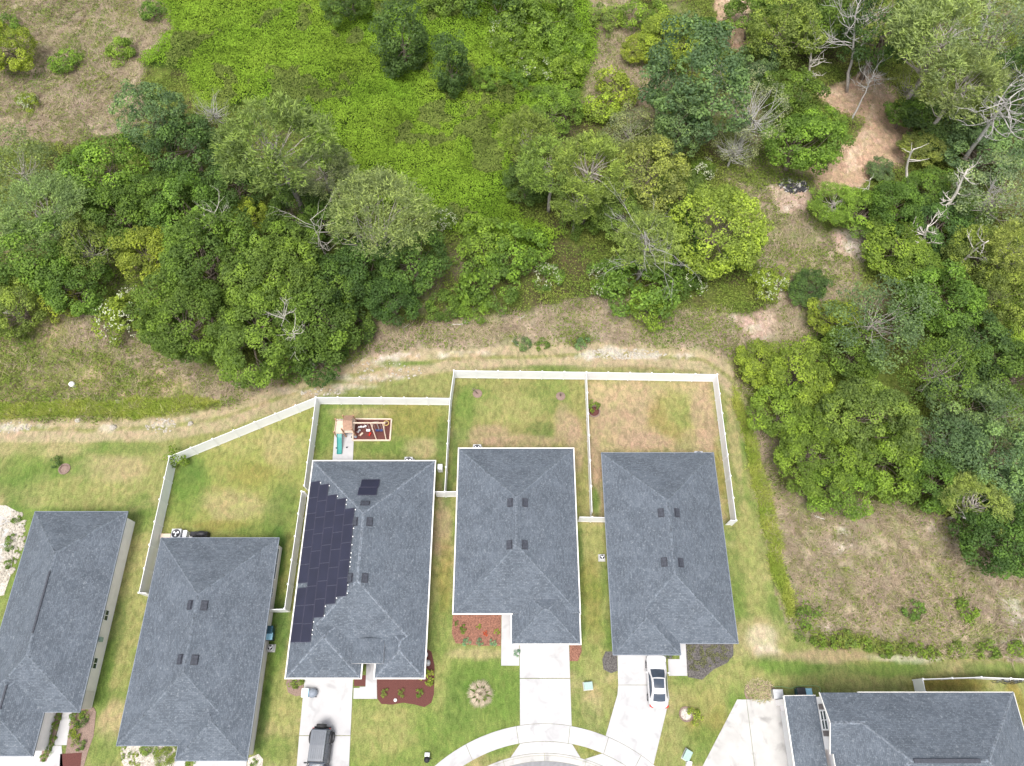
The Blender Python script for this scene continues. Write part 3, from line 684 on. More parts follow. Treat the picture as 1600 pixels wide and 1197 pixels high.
# front porch gable
def gable_slab(e, base, x0, x1, y0, y1, z, p, ridge='y', name='porch_roof', gut=True):
    mb = MB(); xm = (x0 + x1) / 2; zr = z + p * (x1 - x0) / 2; k = math.sqrt(1 + p * p)
    mb.face([(x0, y0, z), (xm, y0, zr), (xm, y1, zr), (x0, y1, z)], 0, [(y0, 0), (y0, (xm - x0) * k), (y1, (xm - x0) * k), (y1, 0)])
    mb.face([(x1, y1, z), (xm, y1, zr), (xm, y0, zr), (x1, y0, z)], 0, [(y1, 0), (y1, (xm - x0) * k), (y0, (xm - x0) * k), (y0, 0)])
    b = .16
    mb.face([(x0, y0, z), (x0, y0, z - b), (x1, y0, z - b), (x1, y0, z), (xm, y0, zr)], 1); mb.face([(x1, y1, z), (x1, y1, z - b), (x0, y1, z - b), (x0, y1, z), (xm, y1, zr)], 1)
    mb.face([(x0, y1, z), (x0, y1, z - b), (x0, y0, z - b), (x0, y0, z)], 1); mb.face([(x1, y0, z), (x1, y0, z - b), (x1, y1, z - b), (x1, y1, z)], 1)
    return mb.build(name, [M['shingle'], M['stucco']], e, base)
zp = 3.2
gable_slab(e3, b3, P(549, 1030, zp).x, P(599, 1030, zp).x, P(800, 1037, zp).y, P(800, 998, zp).y, zp, .32)
mb = MB(); 
for x_ in (P(566, 1035, 0).x, P(586, 1035, 0).x): mb.box((x_, P(800, 1030, 0).y, 1.5), (.25, .25, 3.0))
mb.build('column', M['stucco'], e3, b3)
# solar panels on the west slope, five rows, and two on the north slope
k = math.sqrt(1 + PI_ ** 2)
rows = [(752.5, [75, 185, 290, 400, 515, 630, 755], [785, 905, 1025, 1150]), (0, [95, 205, 315, 425, 540, 655, 775, 900, 1025, 1150], []), (0, [165, 275, 385, 500, 620, 740, 860, 985], []), (0, [190, 300, 415, 530, 650, 770, 895], []), (0, [255, 365, 485, 600, 720, 845], [])]
rw = (P(553, 860, 4.3).x - h3x0 - .18) / 5
pan = []
for i, (_, a, b) in enumerate(rows):
    xa, xb = h3x0 + .12 + i * rw, h3x0 + .12 + (i + 1) * rw - .03
    zm = ZE + PI_ * ((xa + xb) / 2 - h3x0)
    for sgs in (a, b):
        for y0, y1 in zip(sgs[:-1], sgs[1:]):
            ya = P(800, y0 / 4.275 + 735, zm).y - .015; yb_ = P(800, y1 / 4.275 + 735, zm).y + .015
            pan.append((xa, xb, yb_, ya))
for (xa, xb, y0, y1) in pan:
    mb = MB(); n = Vector((-PI_, 0, 1)).normalized()
    def S(x, y, o): return Vector((x, y, ZE + PI_ * (x - h3x0))) + n * o
    o1, o2 = .09, .13
    mb.grid([[S(xa, y0, o), S(xb, y0, o), S(xb, y1, o), S(xa, y1, o)] for o in (o1, o2)], 0, smooth=False)
    t = .03; mb.face([S(xa + t, y0 + t, o2 + .003), S(xb - t, y0 + t, o2 + .003), S(xb - t, y1 - t, o2 + .003), S(xa + t, y1 - t, o2 + .003)], 1)
    mb.build('solar_panel', [M['solar_frame'], M['solar']], e3, b3)
ysplit = P(800, 764.8, 3.7).y
for q, (ya, yb_) in enumerate(((751, 764.5), (765, 778))):
    mb = MB(); yn = yt; n = Vector((0, PI_, 1)).normalized()
    def S(x, y, o): return Vector((x, y, ZE + PI_ * (yn - y))) + n * o
    zc_ = ZE + PI_ * 1.9 if q == 0 else ZE + PI_ * 2.8
    Y1_, Y0_ = ((P(800, 751.5, 3.5).y, ysplit + .015) if q == 0 else (ysplit - .015, P(800, 778, 3.9).y))
    xa, xb = P(565 if q == 0 else 562, 764, zc_).x, P(593.5 if q == 0 else 591, 764, zc_).x
    mb.grid([[S(xa, Y0_, o), S(xb, Y0_, o), S(xb, Y1_, o), S(xa, Y1_, o)] for o in (.09, .13)], 0, smooth=False)
    t = .03; mb.face([S(xa + t, Y0_ + t, .134), S(xb - t, Y0_ + t, .134), S(xb - t, Y1_ - t, .134), S(xa + t, Y1_ - t, .134)], 1)
    mb.build('solar_panel', [M['solar_frame'], M['solar']], e3, b3)
mb = MB()
for i, (_, a, b) in enumerate(rows):
    seg = b or a
    xe = h3x0 + .12 + (i + 1) * rw + .03; nxt = rows[i + 1] if i < 4 else None
    zm = ZE + PI_ * (xe - h3x0) + .1
    allseg = a + b
    ylo, yhi = allseg[0], allseg[-1]
    nlo, nhi = (rows[i + 1][1][0], (rows[i + 1][1] + rows[i + 1][2])[-1]) if i < 4 else (9999, 9999)
    yy = ylo + 8
    while yy < yhi:
        if yy < nlo or yy > nhi:
            mb = MB(); mb.box((xe, P(800, yy / 4.275 + 735, zm).y, zm), (.08, .10, .05)); mb.build('panel_clamp', M['white_clip'], e3, b3)
        yy += random.Random(int(yy)).choice((30, 55, 62))

# house 4
h4x0, h4x1 = P(712, 830, ZE).x + .05, P(902.5, 853, ZE).x - .05
yt4, ym4, yb4 = P(800, 699.5, ZE).y - .1, P(800, 960, ZE).y + .1, P(800, 1007, ZE).y + .1
r4 = [Rect(h4x0, h4x1, ym4, yt4, ZE, PI_ - .03), Rect(P(799.5, 985, ZE - .3).x, h4x1 - .03, yb4, ym4 + 3.2, ZE - .32, PI_ - .04)]
e4, b4, hm4 = house('single storey house with a straight empty driveway and a projecting garage', r4, 'stucco', True, [(797, 785), (820.5, 785), (796, 851), (820, 851)], 4)
# house 5
h5x0, h5x1 = P(949, 865, ZE).x, P(1134, 856, ZE).x
yt5, ym5, yb5 = P(800, 707.5, ZE).y, P(800, 1005, ZE).y, P(800, 1023, ZE).y
r5 = [Rect(h5x0, h5x1, ym5, yt5, ZE, PI_), Rect(h5x0 + .012, P(1063, 1015, ZE).x, yb5, ym5 + 6.0, ZE + .004, PI_)]
e5, b5, hm5 = house('single storey house at the end of the row with a white saloon on its driveway', r5, 'stucco', False, [(1033, 801), (1058, 801), (1038, 878), (1064, 879)], 5)
# house 2
h2x0, h2x1 = P(217, 1002, ZE).x, P(412.5, 1002, ZE).x
yt2, ym2, yb2 = P(800, 840.5, ZE).y, P(800, 1165, ZE).y, P(800, 1188.5, ZE).y
r2 = [Rect(h2x0, h2x1, ym2, yt2, ZE, PI_), Rect(P(276.5, 1175, ZE).x, h2x1 - .012, yb2, ym2 + 5.2, ZE + .004, PI_)]
e2, b2, hm2 = house('single storey house with gravel bed and yellow plants, beside the largest fenced yard', r2, 'stucco_grey', False, [(296.5, 945), (319, 946), (281, 1030), (304, 1031)], 2)
window(e2, b2, (h2x1 - .38, P(800, 880, 1.5).y, 1.7), 'E', 3.0, 1.4)
window(e2, b2, (h2x1 - .38, P(800, 925, 1.5).y, 1.6), 'E', .9, 1.1)
# house 1
h1x1 = P(161.5, 956, ZE).x; h1x0 = P(55, 799, ZE).x; hw1 = (h1x1 - h1x0) / 2; print('H1 width', h1x1 - h1x0)
yt1, ym1, yb1 = P(800, 799.5, ZE).y, P(800, 1112.5, ZE).y, P(800, 1181, ZE).y
xg = P(60, 1145, ZE).x
r1 = [Rect(h1x0, h1x1, ym1, yt1, ZE, .5), Rect(h1x0 + .012, xg, yb1, ym1 + 5, ZE + .004, PI_)]
e1, b1, hm1 = house('single storey house leftmost in the row, long pale side wall with two windows', r1, 'stucco', False, [], 1)
for yy in (961, 1036): window(e1, b1, (h1x1 - .38, P(800, yy, 1.6).y, 1.65), 'E', .95, 1.3)
mb = MB(); mb.box((h1x1 - .38 + .05, P(800, 1094, .9).y, 1.25), (.06, 1.5, 1.9)); mb.build('access_panel', M['stucco_grey'], e1, b1, bevel=.01)
mb = MB(); mb.box((h1x1 - .33 + .08, P(800, 1000, 1).y, 1.45), (.18, .42, .55)); mb.build('meter_box', M['green_box'], e1, b1, bevel=.02)
# dark ridge vent strips on house 1
def ridge_strip(e, base, a, b, w=.16):
    mb = MB(); mb.bar(a, b, w, .07); return mb.build('ridge_vent', M['vent'], e, base)
zr1 = ZE + .5 * hw1; xm1 = (h1x0 + h1x1) / 2
ridge_strip(e1, b1, (xm1, P(800, 893, zr1).y, zr1 + .05), (xm1, P(800, 989, zr1).y, zr1 + .05))
wg = xg - h1x0; zg = ZE + PI_ * wg / 2
ridge_strip(e1, b1, (h1x0 + wg / 2 , P(800, 1070, zg).y, zg + .05), (h1x0 + wg / 2, P(800, 1108, zg).y, zg + .05))
# front and rear openings of the row (mostly under the eaves)
def garage_door(e, base, x0, x1, y):
    mb = MB()
    for k in range(4): mb.box(((x0 + x1) / 2, y, .28 + k * .53), (x1 - x0, .05, .51))
    mb.build('garage_door', M['garage'], e, base)
garage_door(e3, b3, P(480, 1060, 0).x, P(549, 1060, 0).x, r3[1].y0 + .38 - .03)
garage_door(e4, b4, P(814, 1007, 0).x, P(888, 1007, 0).x, yb4 + .38 - .03)
garage_door(e5, b5, P(967, 1020, 0).x, P(1038, 1020, 0).x, yb5 + .38 - .03)
garage_door(e2, b2, P(306, 1185, 0).x, P(384, 1185, 0).x, yb2 + .38 - .03)
garage_door(e1, b1, h1x0 + .8, xg - .8, yb1 + .38 - .03)
for e, b, r in ((e3, b3, r3), (e4, b4, r4), (e5, b5, r5), (e2, b2, r2), (e1, b1, r1)):
    q = r[0]
    window(e, b, (q.x0 + 3, q.y1 - .38, 1.5), 'N', 1.2, 1.2); window(e, b, (q.x1 - 3, q.y1 - .38, 1.3), 'N', 1.8, 1.9)
    window(e, b, (q.x0 + .38, q.y0 + 6, 1.5), 'W', 1.0, 1.2); 
    if e not in (e1, e2): window(e, b, (q.x1 - .38, q.y0 + 7, 1.5), 'E', 1.0, 1.2)
for e, b, x_, y_ in ((e3, b3, P(577, 1030, 0).x, ym3 + .6 + .38 - .02), (e4, b4, P(791, 950, 0).x, ym4 + .38 - .02), (e5, b5, P(1067, 1000, 0).x, ym5 + .38 - .02)):
    mb = MB(); mb.box((x_, y_, 1.08), (.95, .06, 2.1)); mb.build('door', M['door'], e, b)

# house 6, two storeys with a low garage roof in front of its gable
Z2 = 5.35; PG = .34
xw = P(1281, 1086, Z2).x + .3; xe = P(1583.5, 1082, Z2).x; yn6 = P(1430, 1082, Z2).y; ys6 = yn6 - 10.2
base6 = ((xw + xe) / 2, (yn6 + ys6) / 2, 0)
e6 = thing('house', 'two storey house with long ridge vent and low garage roof before its gable', 'house', base6, 0, 'grey roofed houses along the court')
R6 = Rect(xw, xe, ys6, yn6, Z2, .5)
mb = MB(); sg = hip(mb, R6)
# west wing: gable flush with the wall
gy0, gy1 = yn6 - 4.7, yn6 - .01; gm = (gy0 + gy1) / 2; gz_ = Z2 + .5 * (gy1 - gy0) / 2; xi = xw + 3.4; k5 = math.sqrt(1.25)
mb.face([(xw - .3, gy1, Z2 + .01), (xw - .3, gm, gz_), (xi, gm, gz_), (xi, gy1, Z2 + .01)][::-1], 0, [(xw, 0), (xw, 2.6), (xi, 2.6), (xi, 0)][::-1])
mb.face([(xw - .3, gy0, Z2 + .01), (xi, gy0, Z2 + .01), (xi, gm, gz_), (xw - .3, gm, gz_)], 0, [(xw, 0), (xi, 0), (xi, 2.6), (xw, 2.6)])
roof6 = mb.build('roof', [M['shingle'], M['fascia']], e6, base6)
cb = MB(); rg = random.Random(6); sg.append((Vector((xw - .3, gm, gz_)), Vector((xw + 2.6, gm, gz_))))
caps(cb, sg[:-1], rg, keep=lambda p: not (p.x < xw + 2.4 and p.y > gm)); caps(cb, sg[-1:], rg)
cb.build('ridge_cap', M['cap'], roof6).location = (-base6[0], -base6[1], 0)
mb = MB(); mb.box(((xw + xe) / 2, (ys6 + yn6) / 2, Z2 / 2 - .13), (xe - xw - .7, yn6 - ys6 - .7, Z2 + .2))
mb.prism([(xw - .02, gy0 + .3), (xw + .5, gy0 + .3), (xw + .5, gy1 - .3), (xw - .02, gy1 - .3)], -.2, Z2)
mb.face([(xw - .02, gy0 + .15, Z2 - .12), (xw - .02, gy1 - .15, Z2 - .12), (xw - .02, gm, gz_ - .13)][::-1]); mb.face([(xw + .2, gy0 + .15, Z2 - .12), (xw + .2, gy1 - .15, Z2 - .12), (xw + .2, gm, gz_ - .13)])
mb.build('wall', M['stucco'], e6, base6)
mb = MB(); t = .05
for y0_, y1_, z0_, z1_ in ((gy1, gm, Z2, gz_), (gy0, gm, Z2, gz_)): mb.bar((xw - .3, y0_, z0_ - .06), (xw - .3, y1_, z1_ - .06), .06, .16)
for a, b in (((xw + 3, yn6 + .03), (xe, yn6 + .03)), ((xe + .03, yn6), (xe + .03, ys6)), ((xw - .03, gy0), (xw - .03, ys6)), ((xw, ys6 - .03), (xe, ys6 - .03))): mb.bar((*a, Z2 - .1), (*b, Z2 - .1), .05, .17)
mb.build('fascia', M['fascia'], e6, base6)
zr6 = Z2 + .5 * 5.1; ym6 = (ys6 + yn6) / 2
ridge_strip(e6, base6, (P(1424, 1172, zr6).x, ym6, zr6 + .06), (P(1527, 1172, zr6).x, ym6, zr6 + .06), .3)
# garage
zg0, zg1 = 2.62, 3.75
xg0 = P(1225.5, 1088, zg0).x; yg1 = P(1247, 1087, 3.1).y; yg0 = ys6 + 1
mb = MB(); kk = math.hypot(1, (zg1 - zg0) / (xw - xg0)); wv = (xw - xg0) * kk
mb.face([(xg0, yg0, zg0), (xw - .03, yg0, zg1), (xw - .03, yg1, zg1), (xg0, yg1, zg0)], 0, [(yg0, 0), (yg0, wv), (yg1, wv), (yg1, 0)])
mb.face([(xg0, yg0, zg0 - .15), (xg0, yg1, zg0 - .15), (xw - .03, yg1, zg1 - .15), (xw - .03, yg0, zg1 - .15)], 1)
mb.build('garage_roof', [M['shingle'], M['fascia']], e6, base6)
mb = MB(); mb.bar((xg0 - .05, yg0, zg0 - .07), (xg0 - .05, yg1, zg0 - .07), .1, .18); mb.bar((xg0, yg1 + .02, zg0 - .06), (xw, yg1 + .02, zg1 - .06), .04, .16)
mb.build('gutter', M['fascia'], e6, base6)
mb = MB(); mb.grid([[(xg0 + .38, y, -.1), (xw - .02, y, -.1), (xw - .02, y, zg1 - .16), (xg0 + .38, y, zg0 - .05)] for y in (yg0 + .3, yg1 - .3)], smooth=False)
mb.box((xg0 + .25, yg1 - .5, 1.25), (.5, .5, 2.5)); mb.box((xg0 + .25, yg1 - 7.2, 1.25), (.5, .5, 2.5))
mb.build('garage_wall', M['stucco'], e6, base6)
mb = MB()
for k in range(4): mb.box((xg0 + .35, yg1 - 3.8, .28 + k * .53), (.05, 5.2, .51))
mb.build('garage_door', M['garage'], e6, base6)
wy = P(1290, 1125, 4.6).y
window(e6, base6, (xw - .02, wy, 4.75), 'W', 1.45, 1.25, shutters=True)
window(e6, base6, (xe - .35, ym6, 4.3), 'E', 1.2, 1.3); window(e6, base6, (xw + 6, yn6 - .35, 4.3), 'N', 1.2, 1.3); window(e6, base6, (xw + 11, yn6 - .35, 4.3), 'N', 1.2, 1.3)

# ---------------------------------------------------------------- fences
def fence(label, pts, h=1.83, group='white vinyl fences round the back yards', ends=(True, True)):
    w = [P(a, b) for a, b in pts]; base = tuple(w[0])
    e = thing('fence', label, 'fence', base, 0, group)
    def post(p):
        mb = MB(); mb.box((0, 0, (h + .05) / 2), (.13, .13, h + .05)); mb.box((0, 0, h + .07), (.17, .17, .03))
        n = len(mb.v); mb.grid([[(x * .07, y * .07, h + .085) for x, y in ((-1, -1), (1, -1), (1, 1), (-1, 1))], [(x * .01, y * .01, h + .14) for x, y in ((-1, -1), (1, -1), (1, 1), (-1, 1))]], smooth=False)
        return mb
    first = None; placed = []
    def put(p, ang):
        nonlocal first
        if first is None:
            first = post(p).build('post', M['vinyl'], e); o = first
        else:
            o = first.copy(); link(o); o.parent = e
        o.location = (p.x - base[0], p.y - base[1], 0); o.rotation_euler = (0, 0, ang)
    for i in range(len(w) - 1):
        a, b = w[i], w[i + 1]; L_ = (b - a).length; n = max(1, round(L_ / 2.44)); d = (b - a) / L_; ang = math.atan2(d.y, d.x)
        for k in range(n + 1):
            if (k == 0 and (i > 0 or not ends[0])) or (k == n and i == len(w) - 2 and not ends[1]): continue
            put(a + d * L_ * k / n, ang)
        for k in range(n):
            p = a + d * (L_ * k / n + .065); q = a + d * (L_ * (k + 1) / n - .065); mb = MB(); Lp = (q - p).length
            m_ = int(Lp / .16); s_ = Vector((-d.y, d.x, 0))
            # tongue-and-groove boards as one folded sheet
            ring_f = []; ring_b = []
            for t in range(m_ + 1):
                u = p + d * (Lp * t / m_)
                for off, dd in ((-.008, .012), (.0, .019), (.008, .012)) if 0 < t < m_ else ((0, .019),):
                    ring_f.append(u + d * off + s_ * dd); ring_b.append(u + d * off - s_ * dd)
            rg_ = ring_f + ring_b[::-1]
            mb.grid([[(v.x, v.y, .06) for v in rg_], [(v.x, v.y, h - .08) for v in rg_]], smooth=False)
            for z in (.1, h - .06): mb.bar((p.x, p.y, z), (q.x, q.y, z), .05, .13)
            mb.build('panel', M['vinyl'], e, base)
    return e
fence('long white fence along the dirt track behind the two right-hand yards', [(711, 590.5), (914, 593), (1114, 596.5)])
fence('white fence on the outer right side of the last yard', [(1114, 596.5), (1142.5, 820.5)], ends=(False, True))
fence('very short white fence stub at the right wall of the last house', [(1132, 820), (1142.5, 820.5)], ends=(False, False))
fence('white fence dividing the two right-hand yards, passing the potted shrub', [(914, 593), (918, 690), (922.5, 809)], ends=(False, False))
fence('short white fence across the gap between the driveway house and the last house', [(902, 815), (922.5, 815.5), (947, 816)], ends=(False, False))
fence('white fence between the playset yard and the yard with two dead saplings', [(711, 590.5), (705, 634), (697, 776)], ends=(False, False))
fence('short white fence across the gap right of the solar panel house', [(681, 776), (697, 776.5), (717, 776)], ends=(False, False))
fence('white fence behind the playset, along the dirt track', [(500, 631.5), (600, 632), (704.5, 633)], ends=(True, False))
fence('white fence left of the playset, running down to the solar panel house', [(500, 631.5), (482.5, 767)], ends=(False, True))
fence('narrow white fence squeezed between two houses, left of the solar panels', [(478.5, 776), (453, 955.5)], ends=(True, True))
fence('tiny white fence step by the upper left corner of the solar panel house', [(478.5, 776), (484, 776)], ends=(False, False))
fence('short white fence across the gap by the pale blue box', [(420, 957), (453, 956)], ends=(False, False))
fence('slanting white fence of the largest yard, along the dirt track', [(276, 722.5), (500, 631.5)], ends=(True, False))
fence('white fence on the left side of the largest yard', [(276, 722.5), (231, 931), (243, 931.5)], ends=(False, False))
fence('white fence behind the two storey house with bicycles against it', [(1430, 1083), (1426, 1063), (1515, 1060), (1605, 1064), (1700, 1064)])
# ---------------------------------------------------------------- foliage meshes
def quads_mesh(name, pos, nrm, L, Wd, tint, rs, mat, fold=0.0, attr='tint', colors=None, dirs=None):
    """many leaf-sized rhombs; pos/nrm (n,3), L/Wd (n,)"""
    n = len(pos); nrm = nrm / (np.linalg.norm(nrm, axis=1, keepdims=True) + 1e-9)
    if dirs is None:
        r = rs.normal(size=(n, 3)); d = np.cross(nrm, r)
    else: d = dirs
    d /= (np.linalg.norm(d, axis=1, keepdims=True) + 1e-9); s = np.cross(nrm, d); s /= (np.linalg.norm(s, axis=1, keepdims=True) + 1e-9)
    L = np.asarray(L)[:, None]; Wd = np.asarray(Wd)[:, None]
    v = np.stack([pos - d * L * .5, pos + s * Wd * .5 - d * L * .08 + nrm * fold * Wd, pos + d * L * .5, pos - s * Wd * .5 - d * L * .08 + nrm * fold * Wd], 1)
    me = bpy.data.meshes.new(name); me.vertices.add(n * 4); me.vertices.foreach_set('co', v.astype(np.float32).ravel())
    me.loops.add(n * 4); me.loops.foreach_set('vertex_index', np.arange(n * 4, dtype=np.int32))
    me.polygons.add(n); me.polygons.foreach_set('loop_start', np.arange(0, n * 4, 4, dtype=np.int32))
    if colors is not None:
        a = me.attributes.new('albedo', 'FLOAT_COLOR', 'FACE'); c = np.ones((n, 4), np.float32); c[:, :3] = colors; a.data.foreach_set('color', c.ravel())
    else:
        a = me.attributes.new(attr, 'FLOAT', 'FACE'); a.data.foreach_set('value', np.asarray(tint, np.float32))
    me.update(calc_edges=True); me.materials.append(mat); return me
def rdir(rs, n): v = rs.normal(size=(n, 3)); return v / np.linalg.norm(v, axis=1, keepdims=True)

def crown_mesh(name, seed, R, V, k, ncl, rcf, L, dens, mat='leaf', inner=.45, flat=0.0, zmin=-.45, asp=.6, gap=.0, lump=.28, tuft=False):
    """leafy crown: many overlapping sprays of leaves round a lumpy ellipsoid. centre at z=k*R"""
    rs = np.random.RandomState(seed)
    cl = []; kk = rs.randint(3, 6); ph = rs.rand(kk) * 6.28; lobes = rdir(rs, 7)
    i = 0
    while len(cl) < ncl:
        d = rdir(rs, 1)[0]
        if d[2] < zmin: continue
        if gap and vn(d[0] * 3 + seed, d[1] * 3 + d[2] * 2, 1.0, seed % 8) < gap: continue
        lf = 1 + lump * (max(0, (lobes @ d).max()) ** 3 - .62) + rs.uniform(-.06, .06)
        rad = lf * (rs.uniform(.80, .95) if rs.rand() > inner * .55 else rs.uniform(.45, .78))
        if flat: d = np.array([d[0], d[1], d[2] * (1 - flat)])
        cl.append((d * rad * np.array([R, R, V]), rs.uniform(.75, 1.3) * rcf * R))
    pos = []; nrm = []; tint = []; sz = []
    for c, rc in cl:
        n = int(dens * 4 * rc * rc * 2.2); t0 = rs.uniform(.12, .88)
        d = rdir(rs, n); out = c / (np.linalg.norm(c) + 1e-6); keep = (d @ (out * .6 + np.array([0, 0, .5]))) > -.35; d = d[keep]; n = len(d)
        r_ = rc * rs.uniform(.55, 1.08, n) ** .6
        p = c + d * r_[:, None] * np.array([1, 1, .72])
        pos.append(p); nn = d * .75 + np.array([0, 0, .55]) + rs.normal(size=(n, 3)) * .45; nrm.append(nn)
        tint.append(np.clip(t0 * .65 + rs.uniform(0, .35, n), 0, 1)); sz.append(L * rs.uniform(.7, 1.3, n))
    pos = np.concatenate(pos); pos[:, 2] += k * R
    pos[:, 2] = np.maximum(pos[:, 2], .05); sz = np.concatenate(sz)
    me = quads_mesh(name, pos, np.concatenate(nrm), sz, sz * asp, np.concatenate(tint), rs, M[mat], fold=.12)
    return me, cl
def pine_mesh(name, seed, R, V, k, ntuft, L, per, flat=0.0, rt=.12, zmin=-.2):
    """bundles of needles radiating from shoot tips"""
    rs = np.random.RandomState(seed); pos = []; dr = []; tint = []; tips = []
    br = rdir(rs, 9); br[:, 2] = np.abs(br[:, 2]) * .7 - .05
    while len(tips) < ntuft:
        b = br[rs.randint(9)]; d = b + rs.normal(size=3) * .33; d /= np.linalg.norm(d)
        if d[2] < zmin: continue
        if flat: d[2] *= (1 - flat)
        c = d * np.array([R, R, V]) * rs.uniform(.55, 1.0); tips.append(c)
        n = per; q = rdir(rs, n); q[:, 2] = np.abs(q[:, 2]) * .8 - .15; q += d * .4; q /= np.linalg.norm(q, axis=1, keepdims=True)
        l = L * rs.uniform(.7, 1.2, n)
        cc = c + rs.normal(size=(n, 3)) * rt * R * .35
        pos.append(cc + q * l[:, None] * .5); dr.append(q); tint.append(np.clip(rs.uniform(.1, .7) + rs.uniform(0, .3, n), 0, 1))
    pos = np.concatenate(pos); dr = np.concatenate(dr); pos[:, 2] += k * R
    nr = np.cross(dr, rdir(rs, len(dr))); nr[:, 2] = np.abs(nr[:, 2]) + .2
    s_ = rs.uniform(.8, 1.2, len(pos)) * L
    nr -= dr * np.sum(nr * dr, 1)[:, None]
    me = quads_mesh(name, pos, nr, s_, np.full(len(pos), L * .2), np.concatenate(tint), rs, M['needle'], dirs=dr)
    return me, [(t, .3) for t in tips]
def limbs(mb, rs, base_top, targets, r0, wob=.2):
    for t in targets:
        a = Vector(base_top); a.z *= rs.uniform(.55, 1.08); b = Vector(t); L_ = (b - a).length; pts = []; n = 5
        off = Vector((rs.uniform(-1, 1), rs.uniform(-1, 1), rs.uniform(-.2, .6))) * L_ * wob
        for i in range(n + 1):
            u = i / n; pts.append(a.lerp(b, u) + off * math.sin(math.pi * u) + Vector((0, 0, -L_ * .10 * math.sin(math.pi * u))) + Vector((rs.uniform(-1, 1), rs.uniform(-1, 1), rs.uniform(-1, 1))) * L_ * .03)
        rr_ = r0 * rs.uniform(.5, 1); mb.tube(pts, [rr_ * (1 - .85 * i / n) for i in range(n + 1)], 5)
def trunk_mb(seed, R, V, k, cl, r0, nl, lean=.04, multi=1, reach=.9):
    rs = random.Random(seed); mb = MB()
    for m_ in range(multi):
        ox, oy = (rs.uniform(-.15, .15) * R * (multi > 1), rs.uniform(-.15, .15) * R * (multi > 1))
        top = Vector((rs.uniform(-lean, lean) * R + ox * 2, rs.uniform(-lean, lean) * R + oy * 2, k * R - .25 * V))
        pts = [Vector((ox, oy, -.25)).lerp(top, i / 5) + Vector((rs.uniform(-1, 1), rs.uniform(-1, 1), 0)) * .03 * R * (0 < i < 5) for i in range(6)]
        mb.tube(pts, [r0 * (1.25 - .55 * i / 5) for i in range(6)], 8)
        sel = rs.sample(range(len(cl)), min(nl // multi, len(cl)))
        limbs(mb, rs, top, [Vector(cl[i][0]) * reach + Vector((0, 0, k * R)) for i in sel], r0 * .42)
    return mb
PROTO = {}
def proto(key, R, crown, cl, trunk, bark, extra=None):
    PROTO.setdefault(key, []).append((R, crown, trunk, bark, extra))
def mk(key, n, R, V, k, ncl, rcf, L, dens, r0=.2, nl=14, bark='bark', multi=1, reach=.8, **kw):
    for i in range(n):
        sd_ = hash_(key) + i * 17
        me, cl = crown_mesh(key, sd_, R, V, k, ncl, rcf, L, dens, **kw)
        t = trunk_mb(sd_, R, V, k, cl, r0, nl, multi=multi, reach=reach)
        tm = t.build('trunk', M[bark]); mesh = tm.data; bpy.data.objects.remove(tm)
        proto(key, R, me, cl, mesh, bark)
def hash_(s): return sum(ord(c) * (i + 3) for i, c in enumerate(s)) % 9973
mk('broad', 6, 4.0, 3.4, 1.0, 92, .185, .25, 32, r0=.22, nl=24, zmin=-.5, multi=2, inner=.25, gap=.16, lump=.5)
mk('big', 4, 6.0, 4.8, .95, 175, .135, .27, 31, r0=.3, nl=34, zmin=-.5, multi=2, inner=.25, gap=.15, lump=.5)
mk('tuft', 3, 4.2, 3.8, 1.05, 150, .155, .22, 34, r0=.25, nl=14, lump=.16, inner=.2)
mk('tall', 3, 4.0, 5.2, 1.55, 125, .165, .24, 28, r0=.25, nl=18, lump=.4, zmin=-.6, inner=.25, gap=.12)
mk('airy', 3, 4.0, 3.4, 1.25, 85, .17, .20, 17, r0=.13, nl=36, bark='bark_pale', gap=.26, reach=.84, inner=.6)
mk('moss', 2, 4.0, 4.2, 1.35, 100, .15, .17, 20, r0=.2, nl=70, bark='deadwood_grey', gap=.2, reach=1.0, inner=.5, asp=.35)
mk('shrub', 5, 1.8, 1.25, .55, 34, .25, .19, 50, r0=.07, nl=10, zmin=-.4, multi=2, lump=.6)
mk('mound', 5, 2.4, 1.7, .5, 56, .19, .19, 50, r0=.08, nl=6, zmin=-.3, lump=.6, gap=.12)
mk('column', 2, 2.6, 4.4, 1.55, 100, .24, .22, 30, r0=.2, nl=8, zmin=-.9, lump=.3)
mk('tiny', 3, .5, .38, .6, 14, .34, .11, 140, r0=.02, nl=5, zmin=-.4)
for i in range(4):
    me, cl = pine_mesh('pine', 51 + i, 4.2, 3.2, 2.0, 330, .42, 26); t = trunk_mb(51 + i, 4.2, 3.2, 2.0, cl, .2, 34, reach=.85)
    tm = t.build('trunk', M['bark_pale']); ms = tm.data; bpy.data.objects.remove(tm); proto('pine', 4.2, me, cl, ms, 'bark_pale')
me, cl = pine_mesh('pine', 77, 6.0, 3.0, 1.5, 560, .42, 24, flat=.25, zmin=.05); t = trunk_mb(78, 6.0, 3.0, .9, [(c + np.array([0, 0, 3.6]), r) for c, r in cl], .26, 36, multi=3, reach=.96)
tm = t.build('trunk', M['bark_pale']); ms = tm.data; bpy.data.objects.remove(tm); proto('umbrella', 6.0, me, cl, ms, 'bark_pale')
KFAC = dict(broad=1.0, big=.95, tuft=1.05, tall=1.55, airy=1.25, moss=1.35, shrub=.55, mound=.5, column=1.55, tiny=.6, pine=2.0, umbrella=1.5)
